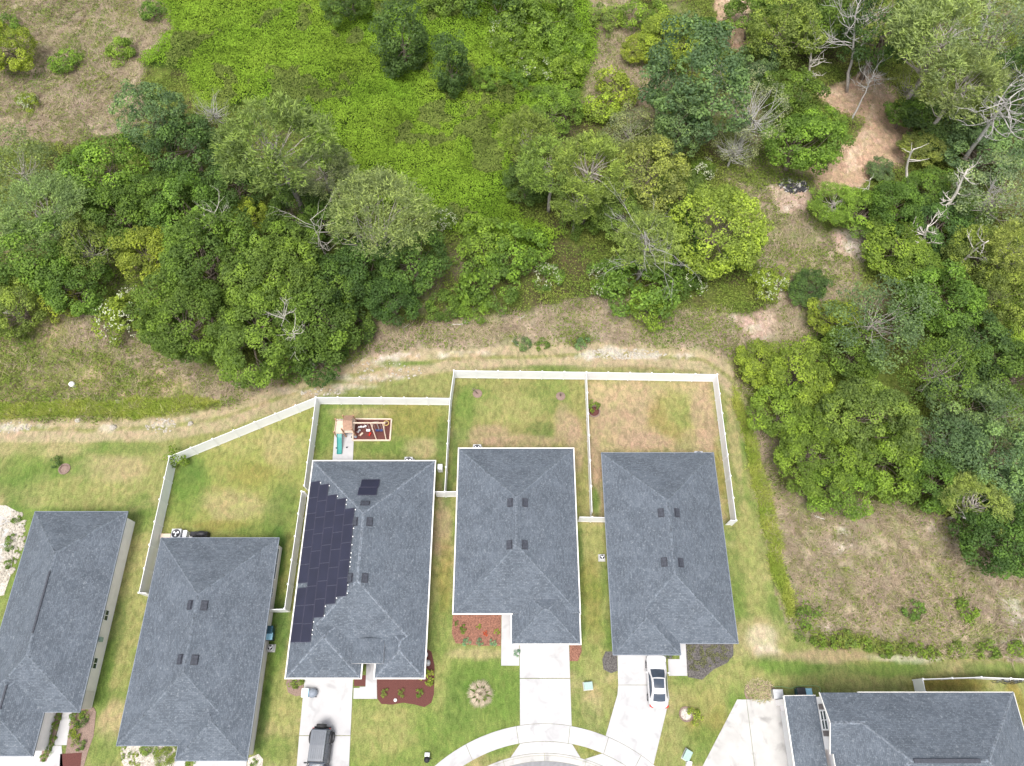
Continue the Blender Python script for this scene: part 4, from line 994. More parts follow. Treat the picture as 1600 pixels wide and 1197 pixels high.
def flower_mesh(seed, R, V, k, n=260, side=None):
    rs = np.random.RandomState(seed); d = rdir(rs, n * 6); d = d[d[:, 2] > -.05]
    m = fbm(d[:, 0] * 3 + seed, d[:, 1] * 3, 1.2, 2) > .53; d = d[m]
    if side is not None: d = d[(d @ np.array(side)) > .15]
    d = d[:n]; p = d * np.array([R, R, V]) * rs.uniform(.92, 1.06, (len(d), 1)); p[:, 2] += k * R
    p = np.repeat(p, 3, 0) + rs.normal(size=(len(p) * 3, 3)) * .07
    nn = np.repeat(d, 3, 0) + rs.normal(size=(len(p), 3)) * .4 + np.array([0, 0, .4])
    L = rs.uniform(.08, .15, len(p)); return quads_mesh('flowers', p, nn, L, L * .8, np.full(len(p), .5), rs, M['petal'])
CO = dict(mid=(.074, .127, .024), dark=(.048, .088, .026), bright=(.098, .16, .026), lime=(.145, .195, .03), yellow=(.15, .205, .035), blue=(.085, .135, .058),
          grey=(.13, .165, .085), olive=(.105, .15, .035), pale=(.115, .16, .06), kudzu=(.13, .215, .02), deep=(.05, .092, .022), moss=(.165, .185, .115), khaki=(.135, .175, .048))
vidx = {}
def plant(kind, px, py, rpx, label, cat='tree', name='tree', color='mid', group=None, sv=1.0, flowers=None, seed=None, kz=1.0, rot=None):
    i = vidx.get(kind, 0); vidx[kind] = i + 1; rs = random.Random(1000 + i * 7 + hash_(kind) + px + py)
    Rp, crown, trunk, bark, _ = PROTO[kind][(i if seed is None else seed) % len(PROTO[kind])]
    k = KFAC[kind]; rpx = rpx * (1.1 if kind in ('broad', 'tall', 'pine', 'tuft') else 1); R = rpx / pxm(px, py, 2)
    for _ in range(3): zc = k * R * sv * kz; R = rpx / pxm(px, py, zc)
    p = P(px, py, zc); s = R / Rp
    g = float(gz(p.x, p.y)) if name != 'x' else 0
    e = thing(name, label, cat, (p.x, p.y, g - .03), rs.uniform(0, 6.28) if rot is None else rot, group)
    e.scale = (s * rs.uniform(.95, 1.05), s * rs.uniform(.95, 1.05), s * sv * kz)
    c = bpy.data.objects.new('foliage' if R < 2.6 else 'crown', crown); link(c); c.parent = e
    b = CO[color] if isinstance(color, str) else color; j = rs.uniform(.90, 1.12)
    c.color = (b[0] * 1.72 * j * rs.uniform(.92, 1.08), b[1] * 1.62 * j, b[2] * 1.6 * j, 1)
    t = bpy.data.objects.new('stem' if R < 2.6 else 'trunk', trunk); link(t); t.parent = e
    if flowers is not None:
        fm_ = flower_mesh(px + py, Rp, {'shrub': 1.25, 'mound': 1.7, 'broad': 3.4, 'tuft': 3.8}.get(kind, Rp * .85), k, side=flowers or None, n=120)
        f = bpy.data.objects.new('flowers', fm_); link(f); f.parent = e; f['kind'] = 'stuff'
    return e
GT = 'trees of the woodland'; GS = 'shrubs in the scrub'
def T_(kind, px, py, r, label, color='mid', **kw): return plant(kind, px, py, r, label, 'tree', 'pine_tree' if kind in ('pine', 'umbrella') else 'tree', color, GT, **kw)
def S_(kind, px, py, r, label, color='mid', **kw): return plant(kind, px, py, r, label, 'shrub', kw.pop('name', 'shrub'), color, kw.pop('group', GS), **kw)

# left wood
T_('airy', 30, 262, 62, 'pale grey-green feathery tree on the left edge beneath the dead scrub', 'pale')
T_('umbrella', 62, 330, 78, 'pale spreading pine with bare crooked limbs at the left edge', 'pale', kz=.8)
T_('broad', 150, 268, 56, 'bright green tree at the top left corner of the left wood', 'bright')
T_('tall', 236, 185, 44, 'blue-green bushy tree jutting into the dead scrub at the top of the left wood', 'blue')
T_('broad', 292, 236, 52, 'dark green tree between the blue-green tree and the tall olive pine', 'dark')
T_('moss', 330, 172, 34, 'grey half-dead treetop beside the vine meadow, left wood', 'khaki')
T_('pine', 432, 232, 82, 'tall olive pine with thick pale trunk, left of the vine meadow', (.10, .135, .04))
T_('pine', 505, 268, 44, 'dull green low pine right of the tall olive pine, by the vine meadow', 'grey')
T_('broad', 372, 288, 48, 'dark green tree tucked under the left side of the tall olive pine', 'deep')
T_('broad', 470, 330, 46, 'dark tree in shade right of the thick pale pine trunk', 'deep')
T_('broad', 195, 330, 50, 'mid green tree in the middle of the left wood, below the bright corner tree', 'mid')
T_('broad', 250, 305, 44, 'leafy green tree between the dark tree and the big wood edge canopy', 'mid')
T_('broad', 62, 408, 62, 'ragged green tree near the left edge below the spreading pine', 'mid')
T_('airy', 138, 392, 52, 'thin crowned tree with grey twigs showing, above the white flowering shrub', 'olive')
T_('broad', 22, 480, 40, 'small green tree on the left edge above the bare white branch', 'olive')
T_('broad', 110, 445, 46, 'low green tree left of the white flowering shrub, below the thin crowned tree', 'mid')
T_('broad', 300, 330, 50, 'mid green tree left of the yellow-green sprouting treetop', 'mid')
T_('broad', 236, 392, 46, 'fresh yellow-green tree standing out in the middle of the left wood', 'lime')
T_('big', 322, 410, 86, 'very large round green tree forming the centre of the left wood', 'mid')
T_('tuft', 392, 340, 30, 'small yellow-green treetop with bare pale twigs beside it', 'lime')
T_('big', 432, 440, 84, 'very large green tree right of centre in the left wood, under the bare twigs', 'mid')
T_('big', 300, 492, 78, 'large dense green tree at the lower left edge of the left wood', 'mid')
T_('big', 398, 522, 78, 'lowest large green tree of the left wood, nearest the slanting fence', 'mid')
T_('broad', 500, 505, 60, 'green tree with pale broken branches inside, lower right corner of the left wood', 'mid')
T_('broad', 520, 452, 52, 'deep green tree above the tree with pale broken branches', 'deep')
T_('broad', 452, 385, 46, 'green tree left of the wide flat-topped pine, at its limb height', 'mid')
T_('umbrella', 596, 338, 88, 'wide flat-topped pale pine on three pale limbs, bottom edge of the vine meadow', 'pale')
T_('broad', 560, 420, 52, 'dark green tree under the left half of the flat-topped pine', 'deep')
T_('broad', 640, 408, 50, 'dark green tree under the right half of the flat-topped pine', 'deep')
T_('broad', 610, 462, 42, 'low dark tree directly below the flat-topped pine, above the pale brush', 'deep')
T_('broad', 512, 345, 38, 'green tree between the pale pine trunk and the flat-topped pine', 'mid')
S_('mound', 196, 492, 46, 'rounded shrub covered in white blossom at the lower edge of the left wood', 'lime', flowers=())
S_('mound', 98, 470, 38, 'yellow-green shrub left of the white blossoming shrub', 'lime')
S_('shrub', 258, 510, 34, 'green shrub wedged between the white blossoming shrub and the large trees', 'bright')
S_('shrub', 560, 505, 34, 'dark shrub right of the tree with pale broken branches', 'deep')
S_('shrub', 505, 565, 36, 'low green shrub below the left wood, next to the dirt track', 'deep')
S_('shrub', 452, 562, 34, 'small green bush under the lowest large tree, by the track', 'mid')
S_('shrub', 612, 474, 15, 'small shrub with white flowers below the flat-topped pine', 'mid', flowers=())
S_('shrub', 694, 348, 20, 'small shrub with a few white flowers on the lower right of the vine meadow', 'mid', flowers=())
# middle
S_('mound', 755, 385, 46, 'bright green bushy mound at the lower edge of the vine meadow', 'bright')
S_('mound', 805, 402, 50, 'larger bright green mound right of the bushy mound by the meadow', 'bright')
S_('mound', 770, 440, 46, 'green mound below the two bright mounds', 'mid')
S_('tiny', 738, 450, 26, 'upright bright bush with a pointed top beside the round dark bush', 'bright', sv=1.8)
S_('mound', 698, 478, 32, 'round dark green bush on the pale brush above the track', 'mid')
S_('mound', 740, 482, 28, 'green bush right of the round dark bush', 'bright')
S_('shrub', 855, 432, 22, 'shrub with white flowers right of the green mounds', 'mid', flowers=())
T_('column', 628, 58, 42, 'vine-covered tree standing alone in the upper vine meadow', 'dark')
T_('column', 704, 108, 30, 'narrow vine-draped snag right of the vine-covered tree', 'dark', sv=1.25)
T_('broad', 545, 2, 36, 'dark tree cut by the top edge above the vine meadow', 'deep')
S_('mound', 700, 8, 40, 'dark green thicket on the top edge, right of the lone vine-covered tree', 'mid')
S_('mound', 775, 12, 44, 'dark green thicket on the top edge, above the white flowering bushes', 'deep')
S_('mound', 836, 30, 50, 'tall green thicket near the top edge, left of the brown brush gap', 'mid')
S_('mound', 875, 70, 40, 'yellow-green thicket bordering the brown brush gap', 'bright')
S_('mound', 815, 85, 36, 'bright bush between thicket and white flowering bushes, upper centre', 'bright')
S_('mound', 788, 60, 30, 'white flowering bush beneath the dark thicket, upper centre', 'bright', flowers=())
S_('mound', 834, 112, 30, 'white flowering bush left of the leafy dome, upper centre', 'bright', flowers=())
S_('mound', 762, 128, 26, 'small domed bush right of the vine-draped snag', 'bright')
S_('mound', 810, 126, 24, 'small domed bush right of the other domed bush, upper centre', 'mid')
S_('mound', 884, 112, 32, 'leafy green dome on the left rim of the brown brush gap', 'bright')
T_('broad', 868, 170, 40, 'round bright green small tree at the right end of the vine meadow', 'bright', kz=.7)
S_('shrub', 960, 140, 34, 'yellowish low bush in the brown brush gap', 'lime')
S_('shrub', 940, 172, 30, 'second yellowish low bush, lower down the brown brush gap', 'lime')
S_('mound', 950, 30, 28, 'olive bush near the top edge inside the brown gap', 'olive')
S_('mound', 1000, 26, 36, 'leafy bush near the top edge, left of the pink sandy ground', 'bright')
T_('tuft', 1045, 62, 46, 'pale yellow-green round small tree above the big blue-green oak', 'lime', kz=.7)
T_('tuft', 1000, 76, 26, 'small pale yellow-green tree at the rim of the brown gap', 'lime', kz=.7)
S_('mound', 1100, 52, 30, 'dark green bush beside the pink sandy ground at the top', 'mid')
T_('tall', 1092, 132, 72, 'big blue-green oak right of the brown brush gap', 'blue')
T_('tall', 1062, 190, 46, 'blue-green oak limb mass at the lower left of the big oak', 'blue')
T_('moss', 1178, 176, 62, 'grey mossy half-bare tree right of the big blue-green oak', 'moss')
T_('moss', 1150, 230, 34, 'small grey mossy tree under the large mossy one', 'moss')
T_('pine', 824, 222, 46, 'leftmost olive pine of the middle clump, beside the vine meadow', 'olive')
T_('pine', 862, 262, 50, 'dense olive pine second from the left in the middle clump', 'olive')
T_('pine', 922, 268, 58, 'large olive pine with ring-shaped tufts in the middle clump', 'olive')
T_('broad', 826, 290, 34, 'dark green tree at the lower left foot of the olive pines', 'deep')
T_('pine', 900, 315, 36, 'small olive pine below the large one', 'olive')
S_('mound', 905, 345, 34, 'dark leafy bush below the small olive pine', 'mid')
T_('airy', 985, 205, 46, 'grey-green airy tree above the yellowish domed tree', 'grey', kz=.8)
T_('tuft', 1010, 280, 64, 'yellowish domed tree in the middle of the middle clump', 'khaki')
T_('tuft', 972, 335, 44, 'olive domed tree lower left of the yellowish domed tree', 'olive')
T_('tuft', 1120, 362, 66, 'round golden-green tree at the right end of the middle clump', 'yellow')
T_('tuft', 1058, 310, 40, 'green domed tree between the yellowish and the golden trees', 'olive')
T_('pine', 1010, 382, 50, 'scraggy yellow pine with bare grey limbs in front of the middle clump', 'khaki', kz=.85)
T_('broad', 1062, 372, 34, 'dark green tree behind the scraggy yellow pine', 'deep')
S_('mound', 1000, 446, 64, 'wide green thicket in front of the scraggy pine', 'mid')
S_('mound', 1012, 480, 40, 'lower green thicket reaching the pale brush above the track', 'bright')
S_('mound', 950, 440, 34, 'thicket with white blossom left of the wide green thicket', 'mid', flowers=())
S_('mound', 1070, 440, 36, 'thicket with white blossom right of the wide green thicket', 'mid', flowers=())
S_('shrub', 1098, 266, 22, 'white flowering bush behind the yellowish domed tree', 'mid', flowers=())
S_('shrub', 1145, 408, 20, 'bush with white flowers at the foot of the golden-green tree', 'mid', flowers=())
S_('mound', 1198, 442, 32, 'white flowering bush alone in the brown brush right of the golden tree', 'lime', flowers=())
T_('broad', 1262, 452, 30, 'small dark green tree right of the lone white flowering bush', 'dark', kz=.7)
# top right wood
T_('broad', 1255, 224, 54, 'bright green broad tree left of the pink sandy clearing', 'bright')
T_('broad', 1236, 155, 44, 'green tree behind the bright broad tree, under the bare snag', 'mid')
T_('broad', 1290, 192, 26, 'green tree on the left rim of the pink sandy clearing', 'bright')
T_('tall', 1226, 50, 46, 'olive green tall tree near the top edge, left of the bare snags', 'olive')
T_('broad', 1180, 20, 40, 'green tree at the top edge right of the pink sandy strip', 'mid')
T_('broad', 1185, 100, 30, 'blue-green bush tree between the pink strip and the thin snag', 'blue')
T_('broad', 1285, 30, 52, 'dark green tree at the top edge left of the silver dead tree', 'mid')
T_('tall', 1392, 40, 60, 'dark green tall tree right of the silver dead tree', 'dark')
T_('airy', 1425, 130, 44, 'pale olive airy tree above the pink clearing, right side', 'khaki')
T_('broad', 1418, 178, 28, 'bright dark-shaded bush tree on the right rim of the pink clearing', 'mid')
T_('pine', 1478, 60, 76, 'large mossy pine near the top right, pale limbs showing', 'pale')
T_('airy', 1560, 52, 76, 'grey-green feathery tree in the top right corner', 'grey')
T_('pine', 1500, 135, 60, 'leaning grey-green pine below the large mossy pine', 'pale')
T_('tall', 1580, 140, 50, 'dark tree on the right edge behind the huge silver snag', 'dark')
T_('broad', 1470, 205, 52, 'dark green tree right of the pink clearing', 'dark', kz=.62)
T_('broad', 1545, 232, 56, 'blue-green tree behind the long leaning snag trunk', 'blue', kz=.62)
T_('tuft', 1442, 232, 30, 'yellow-tinted small tree right of the clearing beside the curved snag', 'khaki', kz=.8)
T_('broad', 1374, 266, 20, 'small blue-green tree at the foot of the pink clearing', 'blue', kz=.7)
T_('pine', 1302, 318, 38, 'bright green young pine below the pink clearing', 'bright', kz=.5)
T_('broad', 1352, 335, 42, 'green bush tree right of the bright young pine', 'bright', kz=.6)
T_('broad', 1400, 318, 44, 'green tree left of the curved snag', 'mid')
T_('broad', 1452, 300, 40, 'green tree between the curved snag and the long leaning snag', 'mid', kz=.62)
T_('broad', 1408, 388, 48, 'bright green tree right of the small white sand patch', 'bright', kz=.62)
T_('broad', 1470, 350, 46, 'dark tree behind the broken snag', 'dark', kz=.62)
T_('airy', 1560, 305, 66, 'large grey-green feathery tree at the right edge, middle height', 'grey')
T_('broad', 1500, 330, 40, 'green tree behind the upright pale snag', 'mid', kz=.62)
T_('tuft', 1532, 400, 46, 'golden domed tree below the feathery tree on the right', 'olive')
T_('tuft', 1560, 470, 50, 'olive domed tree near the right edge above the black shade', 'olive')
T_('pine', 1590, 388, 46, 'golden pine cut by the right edge', 'khaki')
T_('tuft', 1590, 500, 40, 'bright golden tree cut by the right edge, lower', 'yellow')
T_('airy', 1372, 500, 76, 'wide grey-green oak with pale twigs in the right wood', 'blue')
T_('broad', 1470, 470, 56, 'green tree right of the wide grey-green oak', 'mid')
T_('broad', 1440, 420, 40, 'green tree under the broken snag', 'bright', kz=.62)
T_('broad', 1305, 500, 36, 'yellow-green small tree left of the wide grey-green oak', 'lime', kz=.7)
T_('broad', 1340, 556, 46, 'green tree below the wide grey-green oak', 'mid', kz=.8)
T_('airy', 1468, 580, 64, 'airy green tree right of the dark brush gap, lower right wood', 'mid')
T_('broad', 1530, 545, 50, 'dark green tree in the deep shade of the lower right wood', 'dark')
T_('broad', 1590, 580, 54, 'green tree at the right edge beside the deep shade', 'mid')
T_('broad', 1505, 640, 48, 'blue-green tree below the airy green tree', 'blue')
T_('airy', 1562, 650, 58, 'pale green airy tree at the right edge, lower wood', 'blue')
# cluster beside the lawn
T_('broad', 1190, 572, 36, 'small yellow-green tree at the track corner, topmost of the lawn side cluster', 'lime', kz=.7)
T_('broad', 1250, 590, 50, 'yellow-green tree second from the top in the lawn side cluster', 'lime', kz=.9)
T_('broad', 1228, 650, 44, 'bright tree on the left flank of the lawn side cluster', 'bright', kz=.9)
T_('big', 1268, 706, 66, 'large bright tree hanging over the brush at the lower left of the lawn side cluster', 'bright', kz=.9)
T_('big', 1350, 650, 80, 'large round olive-topped tree, biggest of the lawn side cluster', 'olive')
T_('broad', 1385, 722, 52, 'bright green tree at the lower right of the lawn side cluster', 'bright')
T_('broad', 1310, 758, 42, 'lowest bright tree of the lawn side cluster, above the straw', 'bright', kz=.9)
T_('airy', 1478, 690, 50, 'blue-green airy tree right of the lawn side cluster', 'blue')
T_('broad', 1548, 718, 62, 'blue-green broad tree at the right edge, level with the biggest cluster tree', 'blue')
T_('broad', 1470, 752, 44, 'green tree between the cluster and the leaning yellow pine', 'mid')
T_('pine', 1525, 790, 46, 'leaning yellow pine with pale crooked trunk, lower right wood', 'khaki', kz=.8)
T_('broad', 1590, 770, 44, 'green tree at the right edge above the darkest tree', 'blue')
T_('broad', 1548, 838, 54, 'dark green lowest tree of the right wood, above the dry brush', 'deep')
T_('broad', 1598, 850, 44, 'dark green tree cut by the right edge, above the dry brush', 'deep')
T_('broad', 8, 78, 36, 'bright green tree cut by the left edge in the dead scrub', 'lime')
S_('shrub', 14, 40, 22, 'dark bush on the left edge above the bright tree', 'mid')
S_('shrub', 45, 160, 16, 'small whitish flowering bush in the dead scrub, upper left', 'lime', flowers=())
S_('shrub', 103, 98, 22, 'small bright bush in the dead scrub, upper left', 'bright')
S_('shrub', 190, 78, 24, 'bright bush in the dead scrub nearest the vine meadow', 'bright')
S_('shrub', 240, 20, 20, 'green bush at the top of the dead scrub', 'mid')
S_('tiny', 1512, 954, 18, 'round green bush alone in the dry brush, lower right', 'bright')
S_('tiny', 1425, 950, 16, 'small spiky bush in the dry brush, left of the round green bush', 'mid')
S_('tiny', 1262, 962, 20, 'spiky dark bush at the left end of the dry brush', 'mid')
S_('shrub', 818, 534, 13, 'blue-green weed clump on the track edge, left one of two', 'blue')
S_('tiny', 848, 538, 10, 'green weed clump on the track edge, right one of two', 'mid')
S_('tiny', 912, 538, 12, 'dull weed clump on the track edge by the white sand', 'blue')
where = ['leftmost', 'second from left', 'third from left', 'fourth from left', 'fifth from left', 'sixth from left', 'seventh from left', 'eighth from left', 'ninth from left', 'third from right', 'second from right', 'rightmost']
for i, (a, b, r) in enumerate([(1249, 995, 9), (1280, 1003, 12), (1308, 1004, 10), (1325, 1001, 13), (1352, 1008, 11), (1382, 1016, 12), (1410, 1014, 10), (1433, 1012, 11), (1456, 1024, 12), (1496, 1014, 13), (1546, 1017, 16), (1594, 1017, 14)]):
    S_('tiny', a, b, r, 'low green bush, %s in the row edging the dry brush' % where[i], 'bright' if i % 3 else 'olive', group='row of low bushes edging the dry brush')
# garden plants
GG = 'garden plants by the houses'
def Gp(px, py, r, label, color, kind='tiny', name='shrub', cat='shrub', flowers=None, sv=1.0): return plant(kind, px, py, r, label, cat, name, color, GG, sv=sv, flowers=flowers)
Gp(275, 716, 15, 'little leafy tree at the corner of the slanting fence', 'bright', name='young_tree', cat='tree', sv=1.5)
Gp(928, 634, 9, 'dark green potted-looking shrub in a round mulch bed beside the dividing fence', 'bright', sv=1.5)
Gp(85, 722, 9, 'small dark shrub on the lawn at the far left, beside a bare ring', 'dark')
Gp(462, 1066, 11, 'bright shrub at the left of the driveway with the off-road car', 'bright')
Gp(668, 1059, 11, 'bright shrub at the right corner of the red mulch bed', 'lime', sv=1.3)
for x_, t_ in ((602, 'left'), (627, 'middle'), (655, 'right')): Gp(x_, 1083, 6, 'small plant in the dark red mulch bed, %s of three' % t_, 'olive' if x_ < 650 else 'bright')
Gp(725, 983, 6, 'yellow-green plant in the orange mulch bed', 'bright', sv=1.4)
for x_, t_ in ((728.5, 'left'), (749.5, 'middle'), (771, 'right')): Gp(x_, 1003, 6.5 if x_ < 730 else 5.5, 'blue-green cushion plant, %s of three at the front of the orange mulch bed' % t_, (.11, .21, .12))
Gp(748.5, 979, 4, 'tiny yellow-leaved plant, centre of the orange mulch bed', 'yellow'); Gp(776.5, 987, 4.5, 'tiny yellow plant at the right rim of the orange mulch bed', 'yellow')
Gp(714, 974, 3.5, 'tiny green plant at the left rim of the orange mulch bed', 'mid'); Gp(758.5, 990, 3.8, 'tiny red-leaved plant in the orange mulch bed', (.28, .06, .03))
Gp(808, 1020, 5.5, 'blue-green clipped plant between walk and straight driveway', (.10, .18, .12))
Gp(1045, 1024, 6, 'dark green plant between driveway and walk of the last house', 'dark')
Gp(1086, 1118, 12, 'lime green leafy plant on the lawn beside a sandy ring', 'lime')
for i, (a, b, r, c, l) in enumerate([(191, 1169, 5, 'yellow', 'upper left'), (190, 1183, 4.5, 'yellow', 'lower left'), (203, 1179, 4.5, 'olive', 'left centre'), (211, 1180, 4.5, 'yellow', 'centre'), (224, 1175, 4.5, 'olive', 'upper centre'), (242, 1177, 4.5, 'olive', 'right centre'), (206, 1191, 4.5, 'yellow', 'bottom left'), (214, 1194, 4, 'yellow', 'bottom centre')]):
    Gp(a, b, r, 'small yellowish plant in the white gravel bed, ' + l, c)
Gp(258, 1180, 17, 'mass of olive groundcover filling the right of the white gravel bed', 'olive', kind='mound', sv=.5)
Gp(232, 1168, 12, 'low green hedge plant under the eave above the white gravel bed', 'olive', kind='shrub', sv=.6)
Gp(297, 1190, 7, 'green plant between walk and driveway beside the gravel bed house', 'bright'); Gp(396, 1193, 6, 'plant in the small gravel ring by the corner of the gravel bed house', 'bright')
for i, (a, b, r, c, l) in enumerate([(89, 1122, 6, 'bright', 'topmost'), (85, 1136, 6.5, 'bright', 'second from the top'), (82, 1154, 5.5, 'bright', 'third from the top'), (78, 1165, 5, 'mid', 'fourth from the top'), (75, 1176, 6, 'olive', 'second from the bottom'), (67, 1184, 5.5, 'bright', 'bottommost')]):
    Gp(a, b, r, 'low plant in the narrow strip between garage wall and path, ' + l, c)
for i, (a, b, r, c, l) in enumerate([(118, 1119, 8, 'mid', 'upper left'), (131, 1117, 8, 'bright', 'upper right'), (126, 1129, 9, 'deep', 'dark spiky one in the middle'), (114, 1132, 7, 'olive', 'left'), (118, 1145, 8, 'lime', 'yellowish'), (112, 1146, 6, 'olive', 'low left'), (125, 1165, 7, 'mid', 'lower right'), (117, 1158, 7, 'olive', 'lowest')]):
    Gp(a, b, r, 'shrub in the brown bed beside the leftmost house front, ' + l, c)
for i, (a, b, r, l) in enumerate([(24, 812, 7, 'topmost'), (17, 843, 8, 'second'), (13, 856, 7, 'third'), (12, 881, 7, 'lowest')]):
    Gp(a, b, r, 'plant at the edge of the far left white stone bed, ' + l, 'mid')

# ---------------------------------------------------------------- dead trees
def dead_tree(bx, by, tx, ty, label, spread=.45, n1=7, r0=.16, twigs=2, seed=1, mat='deadwood', start=.45, cat='dead tree', h=None, bend=.08, name='dead_tree', clen=.28):
    bx0 = bx; b = P(bx or tx, by or ty)
    if bx0 is None: b = P(tx, ty, h); b.z = 0; b.x += .4
    if h is None:
        best = min((abs((P(tx, ty, z).xy - b.xy).length - .12 * z), z) for z in [1 + .25 * i for i in range(60)]); h = best[1]
    top = P(tx, ty, h); rs = random.Random(seed); mb = MB(); tw = MB()
    n = 9; ax = Vector((rs.uniform(-1, 1), rs.uniform(-1, 1), 0)) * h * bend
    pts = []
    for i in range(n + 1):
        u = i / n; pts.append(b.lerp(top, u) + ax * math.sin(math.pi * u) + Vector((rs.uniform(-1, 1), rs.uniform(-1, 1), 0)) * .012 * h)
    L_ = (top - b).length
    mb.tube([p - b for p in pts], [r0 * (1.15 - .85 * i / n) for i in range(n + 1)], 7)
    def branch(p, d, L, r, lev, out):
        q = [p]; dd = d.copy()
        for i in range(4):
            dd = (dd + Vector((rs.uniform(-1, 1), rs.uniform(-1, 1), rs.uniform(-.5, .8))) * .35).normalized(); q.append(q[-1] + dd * L / 4)
        out.tube([v - b for v in q], [r * (1 - .75 * i / 4) for i in range(5)], 5 if r > .03 else 4)
        if lev > 0:
            for _ in range(3 if lev > 1 else 4):
                i = rs.randint(1, 4); nd = (dd + Vector((rs.uniform(-1, 1), rs.uniform(-1, 1), rs.uniform(-.3, .9))) * .9).normalized()
                branch(q[i], nd, L * rs.uniform(.4, .6), r * .55, lev - 1, out)
    for i in range(n1):
        u = start + (1 - start) * (i + rs.random()) / n1; j = min(n - 1, int(u * n)); p = pts[j].lerp(pts[j + 1], u * n - j)
        a = rs.uniform(0, 6.28); d = Vector((math.cos(a), math.sin(a), rs.uniform(-.1, .7))).normalized()
        branch(p, d, L_ * clen * rs.uniform(.5, 1.1) * (spread / .45), max(.035, r0 * .42 * (1.2 - u * .6)), twigs, tw)
    e = thing(name, label, cat, b, 0, 'bare dead trees'); 
    mb.build('trunk', M[mat], e); tw.build('branch', M[mat], e)
    return e
dead_tree(1212, 112, 1217, 48, 'thin bare snag at the top right, beside the mossy tree', n1=7, r0=.16, seed=3, twigs=0, clen=.2)
dead_tree(1262, 135, 1275, 52, 'bare pale snag with short crooked branches, right of the thin snag', n1=14, r0=.17, seed=4, twigs=1, start=.2)
dead_tree(1322, 145, 1340, 5, 'silver dead tree with a fine twiggy crown at the top edge', n1=22, r0=.2, seed=5, twigs=2, mat='deadwood_grey', start=.4, clen=.36)
dead_tree(1330, 190, 1365, 112, 'small silver dead tree with a twiggy tuft above the pink clearing', n1=14, r0=.12, seed=6, twigs=2, mat='deadwood_grey', start=.6, clen=.36)
dead_tree(1500, 258, 1578, 150, 'huge silver snag leaning at the right edge with spreading bare branches', bend=.03, n1=20, r0=.30, seed=7, twigs=2, mat='deadwood_grey', start=.62, spread=.7)
dead_tree(1598, 190, 1590, 110, 'twiggy silver dead treetop cut by the right edge', n1=16, r0=.2, seed=77, twigs=2, mat='deadwood_grey', start=.4, spread=.6)
dead_tree(1424, 318, 1428, 232, 'curved pale snag below the yellow-tinted small tree', n1=7, r0=.22, seed=8, twigs=0, start=.7, bend=.12)
dead_tree(1462, 358, 1512, 265, 'tall leaning pale snag with short side branches, right wood', n1=14, r0=.27, seed=9, twigs=1, start=.35, bend=.02, clen=.17)
dead_tree(1434, 402, 1450, 352, 'broken thick snag with clawing top branches', bend=.03, n1=12, r0=.27, seed=10, twigs=1, start=.35, spread=.7, clen=.26)
dead_tree(1352, 328, 1360, 278, 'slim bare sapling snag below the pink clearing', n1=7, r0=.10, seed=11, twigs=0, start=.3)
dead_tree(1474, 438, 1545, 376, 'pale leaning dead limb with a forked end, right wood', n1=6, r0=.2, seed=12, twigs=1, start=.5, h=8)
dead_tree(1423, 160, 1485, 94, 'straight pale fallen pole leaning between the trees, top right', n1=3, r0=.13, seed=13, twigs=0, h=6.5, start=.7, clen=.1)
dead_tree(1436, 190, 1462, 152, 'second straight pale pole leaning below the first, top right', n1=2, r0=.11, seed=14, twigs=0, h=4, start=.7, clen=.1)
dead_tree(None, None, 1006, 362, 'grey bare limbs poking out of the scraggy yellow pine', h=9.5, n1=16, r0=.12, seed=15, twigs=2, mat='deadwood_grey', start=.4, spread=.8, clen=.38)
dead_tree(None, None, 486, 342, 'bare pale twiggy snag left of the flat-topped pine', h=9, n1=14, r0=.08, seed=16, twigs=1, start=.2, spread=.7)
dead_tree(None, None, 440, 492, 'pale bare branches inside the lower part of the left wood', n1=9, r0=.06, seed=17, twigs=1, start=.85, spread=.28, h=9.7)
dead_tree(None, None, 458, 518, 'tangle of broken pinkish branches at the lower right of the left wood', n1=14, r0=.09, seed=18, twigs=1, start=.7, spread=.35, h=8.3)
dead_tree(None, None, 334, 332, 'small grey bare twigs beside the yellow-green treetop', n1=10, r0=.08, seed=19, twigs=1, start=.8, spread=.4, h=9.5)
dead_tree(450, 330, 425, 225, 'bare pale fork rising through the tall olive pine', n1=7, r0=.3, seed=21, twigs=1, mat='bark_pale', start=.5, clen=.2)
dead_tree(1545, 838, 1505, 808, 'crooked grey limb of the leaning yellow pine reaching left', n1=8, r0=.14, seed=22, twigs=1, mat='deadwood_grey', start=.3, h=4)
dead_tree(None, None, 1127, 98, 'small white bare branch on top of the big blue-green oak', n1=7, r0=.08, seed=23, twigs=1, start=.75, spread=.6, h=12.0)
dead_tree(1392, 330, 1402, 285, 'slender bare snag among the green trees left of the curved snag', n1=8, r0=.12, seed=31, twigs=1, start=.4)
dead_tree(1528, 345, 1552, 285, 'silver twiggy dead tree in front of the large feathery tree, right edge', n1=18, r0=.2, seed=32, twigs=2, mat='deadwood_grey', start=.4, bend=.03)
dead_tree(1530, 60, 1548, 10, 'silver twiggy dead treetop in the top right corner', n1=18, r0=.2, seed=33, twigs=2, mat='deadwood_grey', start=.4, bend=.03)
dead_tree(1468, 130, 1490, 55, 'silver bare trunk rising through the large mossy pine', n1=14, r0=.22, seed=34, twigs=2, mat='deadwood_grey', start=.45, bend=.03)
